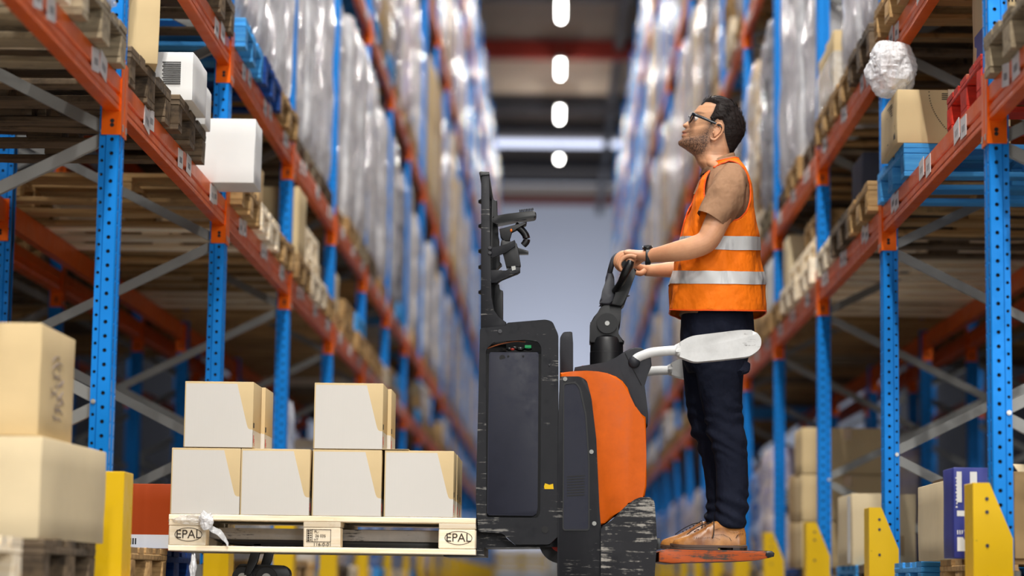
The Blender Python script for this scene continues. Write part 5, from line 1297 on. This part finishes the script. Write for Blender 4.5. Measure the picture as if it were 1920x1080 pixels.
# collar
bm = B()
n = 48; R0 = []; R1 = []; R2 = []
for k in range(n+1):
    t = 2*PI*(k/n)*.94+.03*2*PI; ca, sa = math.cos(t), math.sin(t)
    c = Vector(P3(1347, 308, YB)); hx = .066; 
    zt2 = c.z+.006+ca*-.030; 
    R0.append(c+Vector((-ca*hx*.93, sa*.064, -.006+ -ca*.030-.006))); R1.append(c+Vector((-ca*hx*.98, sa*.066, .016-ca*.030))); R2.append(c+Vector((-ca*hx*1.18, sa*.082, -.020-ca*.030)))
R1b = [p+Vector((0, 0, .002)) for p in R1]
loft(bm, [R0, R1, R1b, R2], cap=False, closed=False)
co = mobj('collar', bm, M_shirt, shirt, ang=60); sdm = co.modifiers.new('t', 'SOLIDIFY'); sdm.thickness = .003
# placket, dark opening at the throat
bm = B(); tube(bm, [(*P3(1321, 330, YB), .010, .014), (*P3(1313, 345, YB), .008, .013), (*P3(1304, 365, YB), .006, .012)], n=10, sub=4); mobj('placket', bm, M_shirt, shirt)
# vest
VL = [(581, 1254, 1436.5, .205), (560, 1256, 1434.5, .203), (530, 1259.5, 1431, .200), (500, 1264, 1428.5, .198), (470, 1269, 1425.5, .198), (440, 1276, 1422, .204), (415, 1283.5, 1418, .210), (390, 1291, 1413, .214), (370, 1297.5, 1410, .215), (350, 1305, 1406.5, .210), (338, 1311, 1402.5, .195), (328, 1317.5, 1398, .165), (318, 1324, 1393, .125), (310, 1328, 1388, .095), (305, 1331, 1385, .085)]
def vring(py, off=0.0, n=160):
    xl = interp([(p, a) for p, a, b, w in VL][::-1], py); xr = interp([(p, b) for p, a, b, w in VL][::-1], py); w = interp([(p, w) for p, a, b, w in VL][::-1], py)
    r_ = ringpx(py, xl-off/S_+3, xr+off/S_-3, w+off, n=n, e=.80, tilt=0 if py > 345 else (345-py)*.006)
    kk = max(0, min(1, (py-400)/50))
    for p in r_: p.z = p.z*(1-kk)+kk*(CAM.z+(p.z-CAM.z)*((YB-abs(p.y-YB))/YB))
    return r_
def vfold(p):
    zt3 = (p.z-at(1330, 581, YB).z); k = 1.0
    a = noise.noise(Vector((p.x*10+2, p.y*10, p.z*3.5)))*.016+noise.noise(Vector((p.x*18+p.z*8, p.y*18, p.z*8)))*.008+(1-abs(noise.noise(Vector((p.x*7+p.z*4, p.y*9, p.z*5-p.x*4+4)))*2))*.006
    return a
vr = B(); rows_ = [581-(581-305)*i/110 for i in range(111)]
V = []
cen = Vector((at(1345, 450, YB).x, YB, 0))
for py in rows_:
    row = []
    for p in vring(py):
        d = Vector((p.x-cen.x, p.y-YB, 0)).normalized(); row.append(vr.verts.new(p+d*vfold(p)))
    V.append(row)
na_ = 160
for A, Bq in zip(V, V[1:]):
    for k in range(na_): vr.faces.new([A[k], A[(k+1) % na_], Bq[(k+1) % na_], Bq[k]])
AHC = (1359, 369); AHR = (43, 60)
def in_arm(p):
    if abs(p.y-YB) < .105: return False
    dx = (p.x-at(AHC[0], AHC[1], YB).x)/(AHR[0]*S_); dz = (p.z-at(AHC[0], AHC[1], YB).z)/(AHR[1]*S_)
    return dx*dx+dz*dz < 1
def in_neck(p):
    # V neck at the front and the round neck opening
    x = (p.x-at(1330, 330, YB).x)/S_; z = (p.z-at(1330, 330, YB).z)/S_
    if p.x < at(1335, 330, YB).x and abs(p.y-YB) < max(0, .088*(1-(-z)/120)) and z > -120: return True
    return False
dv = [v for v in vr.verts if in_arm(v.co) or in_neck(v.co)]; bmesh.ops.delete(vr, geom=dv, context='VERTS')
# smooth the cut edges
be = [v for v in vr.verts if any(len(e.link_faces) == 1 for e in v.link_edges)]
for _ in range(4):
    new = {}
    for v in be:
        nb_ = [e.other_vert(v).co for e in v.link_edges if len(e.link_faces) == 1]
        if len(nb_) == 2: new[v] = v.co*.4+(nb_[0]+nb_[1])*.3
    for v, c in new.items(): v.co = c
edges_ = [(e.verts[0].co.copy(), e.verts[1].co.copy()) for e in vr.edges if len(e.link_faces) == 1]
vest = mobj('vest', vr, M_vest, ang=180); q_ = vest.modifiers.new('t', 'SOLIDIFY'); q_.thickness = .002; q_.offset = 0
bm = B()
for a, b in edges_:
    if (a-b).length > 1e-5: ring(bm, a, b, .0032, n=5, cap=False)
mobj('binding', bm, M_trim, vest)
for y0, y1 in ((467.5, 443.5), (531.5, 507.5)):
    bm = B(); V = []
    for i in range(7):
        py = y0+(y1-y0)*i/6; row = []
        for p in vring(py, .0012):
            d = Vector((p.x-cen.x, p.y-YB, 0)).normalized(); row.append(bm.verts.new(p+d*(vfold(p)+.0022)))
        V.append(row)
    for A, Bq in zip(V, V[1:]):
        for k in range(na_): bm.faces.new([A[k], A[(k+1) % na_], Bq[(k+1) % na_], Bq[k]])
    mobj('reflective_stripe', bm, M_refl, vest, ang=180)
# trousers
tr = B()
loft(tr, [ringpx(py, a, b, w, n=48) for py, a, b, w in ((578, 1279, 1411, .170), (600, 1277, 1413, .175), (630, 1277, 1414, .178), (655, 1278, 1409, .175), (680, 1280, 1401, .165), (700, 1290, 1392, .150))])
def leg(rows, Y):
    loft(tr, [ringpx(py, a, b, w, Y=Y+dy_, n=36, e=.95) for py, a, b, w, dy_ in rows])
leg([(640, 1288, 1406, .088, .02), (680, 1301, 1397, .088, .01), (710, 1307, 1393.5, .084, 0), (740, 1312, 1391.5, .078, 0), (770, 1317.5, 1393, .072, 0), (800, 1322, 1397, .070, 0), (827, 1331, 1401, .070, 0), (850, 1338, 1402.5, .068, 0), (880, 1341, 1403, .066, 0), (910, 1342, 1402.5, .064, 0), (940, 1343, 1401, .062, 0), (962, 1341, 1399.5, .063, 0), (975, 1338.5, 1398.5, .066, 0), (985, 1341, 1397.5, .066, 0), (991, 1352, 1396, .062, 0)], 9.425)
leg([(640, 1279, 1390, .088, -.02), (681, 1277.5, 1372, .086, -.01), (720, 1281, 1366, .082, 0), (760, 1286.5, 1362, .075, 0), (795, 1293, 1362, .072, 0), (812, 1297, 1365, .070, 0), (825, 1305, 1368, .069, 0), (845, 1312, 1370, .068, 0), (880, 1319, 1372, .066, 0), (910, 1324, 1374, .063, 0), (945, 1326, 1376, .061, 0), (970, 1321.5, 1374, .062, 0), (982, 1321, 1373, .064, 0), (990, 1330, 1372, .060, 0)], 9.60)
tmp = obj('tmp_legs', tr, M_navy)
rm = tmp.modifiers.new('r', 'REMESH'); rm.mode = 'VOXEL'; rm.voxel_size = 0.006
s2 = tmp.modifiers.new('s', 'SMOOTH'); s2.factor = .5; s2.iterations = 5
sd2 = tmp.modifiers.new('d', 'SUBSURF'); sd2.levels = 1
dg = bpy.context.evaluated_depsgraph_get(); me = bpy.data.meshes.new_from_object(tmp.evaluated_get(dg)); bpy.data.objects.remove(tmp)
tr = B(); tr.from_mesh(me); tr.normal_update()
zk, zh, zt4 = at(1350, 815, YB).z, at(1350, 965, YB).z, at(1350, 640, YB).z
for v in tr.verts:
    c = v.co; kn = gauss(c.z-zk, .09); hm = gauss(c.z-zh, .07); tpp = gauss(c.z-zt4, .06)
    diag = c.z*1.0+(c.x-at(1350, 800, YB).x)*.45
    w_ = .006*noise.noise(Vector((c.x*6, c.y*6, c.z*7)))
    w_ += (.008*kn+.0075*hm)*math.sin(diag*115+noise.noise(c*9)*5)*(.6+noise.noise(c*7))
    w_ += .004*tpp*math.sin((c.x*60+c.z*40)+noise.noise(c*8)*3)
    v.co += v.normal*w_
trs = mobj('trousers', tr, M_navy, ang=180)
bm = B(); tube(bm, T([(1322, 580, YB-.150, .0014), (1326, 600, YB-.158, .0014), (1333, 622, YB-.163, .0014), (1341, 640, YB-.166, .0014)]), n=5, sub=4); mobj('pocket_seam', bm, M_navy, trs)
bm = B(); tube(bm, T([(1386, 700, 9.36, .016, .01), (1397, 692, 9.40, .010, .02), (1400, 680, 9.42, .008, .018)]), n=8, sub=3); mobj('pocket_flap', bm, M_navy, trs)
# shoes
M_lea = mat('tan polished leather', srgb(178, 118, 60), .32, spec=.5)
fl_ = noise_n(M_lea, coords(M_lea), 12, 4); base(M_lea, mix(M_lea, ramp(M_lea, fl_, [(.35, g(0)), (.65, g(1))]), srgb(126, 74, 32), srgb(186, 128, 66)))
M_sole = mat('dark leather sole', srgb(84, 62, 50), .5); M_heel = mat('black heel', srgb(40, 28, 24), .5); M_lace = mat('black lace', srgb(26, 18, 18), .8)
def shoe(dx, Y, label_part):
    top = [(1260, 1020.5), (1262, 1014.5), (1268, 1010.5), (1280, 1006.5), (1290, 1003.5), (1300, 999), (1310, 994), (1319, 989), (1328, 983), (1336, 978), (1344, 977), (1356, 979), (1368, 984), (1380, 986), (1390, 987), (1396, 991), (1398.5, 1000)]
    wid = [(1260, .012), (1264, .026), (1272, .036), (1285, .044), (1300, .048), (1315, .047), (1330, .042), (1350, .037), (1370, .036), (1385, .035), (1394, .028), (1398.5, .018)]
    bot = [(1260, 1022), (1300, 1023), (1340, 1022.5), (1365, 1023), (1398.5, 1022)]
    bm = B(); rings = []
    for i in range(48):
        x = 1260+138.5*(i/47)**(1 if i > 4 else 1); zt_1 = interp(top, x); zb_1 = interp(bot, x); w = interp(wid, x)
        p0 = at(x+dx, zb_1, Y); p1 = at(x+dx, zt_1, Y); h = p1.z-p0.z; r = []
        for k in range(24):
            t = PI*k/23; cc = math.cos(t); ss_ = math.sin(t)
            ww = w*(1-.45*max(0, (x-1325)/70 if x > 1325 else 0)*(ss_**2)*.9) if x > 1325 else w
            r.append(Vector((p0.x, Y+ww*math.copysign(abs(cc)**.62, cc), p0.z+h*ss_**(.72 if x < 1325 else .9))))
        rings.append(r)
    loft(bm, rings)
    sh_ = mobj('shoe', bm, M_lea, ang=60)
    def sole(z0, z1, x0, x1, nm, m, grow=1.06, par=sh_):
        b2 = B(); up_, dn_ = [], []
        xs_ = [x0+(x1-x0)*i/24 for i in range(25)]
        for sg in (1, -1):
            for x in (xs_ if sg > 0 else xs_[::-1]):
                w = interp(wid, x)*grow+.002
                lift = 2.2*max(0, (1285-x)/25)**2 if nm == 'sole' else 0
                a = at(x+dx, 1028.8, Y)
                zz0 = STEPZ+z0+lift*S_*1.2; up_.append(Vector((a.x, Y+sg*w, STEPZ+z1+lift*S_))); dn_.append(Vector((a.x, Y+sg*w, zz0)))
        loft(b2, [dn_, up_]); mobj(nm, b2, m, par)
    sole(.0105, .0195, 1256.5, 1400.5, 'sole', M_sole); sole(.0015, .0107, 1257.5, 1345, 'sole', M_sole, 1.02); sole(.0008, .0107, 1373, 1400.5, 'heel', M_heel)
    # laces and brogue stitching
    b3 = B()
    for i in range(5):
        x = 1303+i*6.5; y = interp(top, x)
        w = .018
        tube(b3, [(*P3(x+dx+3, y+5, Y-w-.008), .0016), (*P3(x+dx+1, y-.2, Y-w*.5), .0018), (*P3(x+dx-1, y-1.2, Y+w*.4), .0018), (*P3(x+dx+1, y+3, Y+w+.006), .0016)], n=6, sub=3)
    tube(b3, [(*P3(1333+dx, 980, Y-.02), .002), (*P3(1338+dx, 977, Y-.036), .0022), (*P3(1338.5+dx, 988, Y-.044), .0020), (*P3(1338+dx, 1000, Y-.0475), .0020), (*P3(1336+dx, 1010, Y-.049), .0018)], n=6, sub=4)
    tube(b3, [(*P3(1333+dx, 980, Y-.01), .002), (*P3(1320+dx, 983, Y-.02), .002), (*P3(1302+dx, 992, Y-.032), .0019), (*P3(1288+dx, 1002, Y-.036), .0016)], n=6, sub=4)
    mobj('laces', b3, M_lace, sh_)
    b4 = B()
    for pts in (((1341, 993), (1352, 990), (1364, 993), (1378, 998), (1396, 996)), ((1302, 1008), (1320, 1009), (1338, 1007), (1352, 1012)), ((1340, 1003), (1356, 1002), (1368, 1008), (1372, 1015)), ((1380, 1008), (1384, 1002), (1396, 1000))):
        for (a, b), (c, d) in zip(pts, pts[1:]):
            for j in range(5):
                t = j/5; x, y = a+(c-a)*t, b+(d-b)*t
                w = interp(wid, x)
                ring(b4, P3(x+dx, y, Y-w*.99-.0012), P3(x+dx, y, Y-w*.9), .0013, n=5)
    mobj('brogue_holes', b4, M_heel, sh_)
shoe(0, 9.40, ''); shoe(-22, 9.60, '')
# watch
wa = B(); q0 = Vector(P3(1215, 480, 9.387)); ax = Vector((1, 0, .10)).normalized()
n = 36
for rr1, rr2, w in ((.0345, .0300, .0115),):
    rg = []
    for (r_a, xo) in ((1, -w), (1.06, -w*.8), (1.06, w*.8), (1, w), (.93, w*.8), (.93, -w*.8), (1, -w)):
        rg.append([q0+ax*(xo*.95)+Vector((0, math.cos(2*PI*k/n)*rr2*r_a, math.sin(2*PI*k/n)*rr1*r_a)) for k in range(n)])
    loft(wa, rg, cap=False)
wt = mobj('watch_strap', wa, M_tblk2)
up_ = Vector((-.05, -.35, .94)).normalized(); cq = q0+Vector((-.002, -.008, .033))
bm = B(); ring(bm, cq-up_*.006, cq+up_*.004, .021, .0205, n=28); ring(bm, cq+up_*.004, cq+up_*.0065, .019, .0175, n=28); mobj('watch_case', bm, M_tblk, wt)
bm = B(); ring(bm, cq+up_*.0066, cq+up_*.0070, .0165, n=24); mobj('watch_face', bm, mat('watch glass', srgb(30, 34, 40), .08), wt)
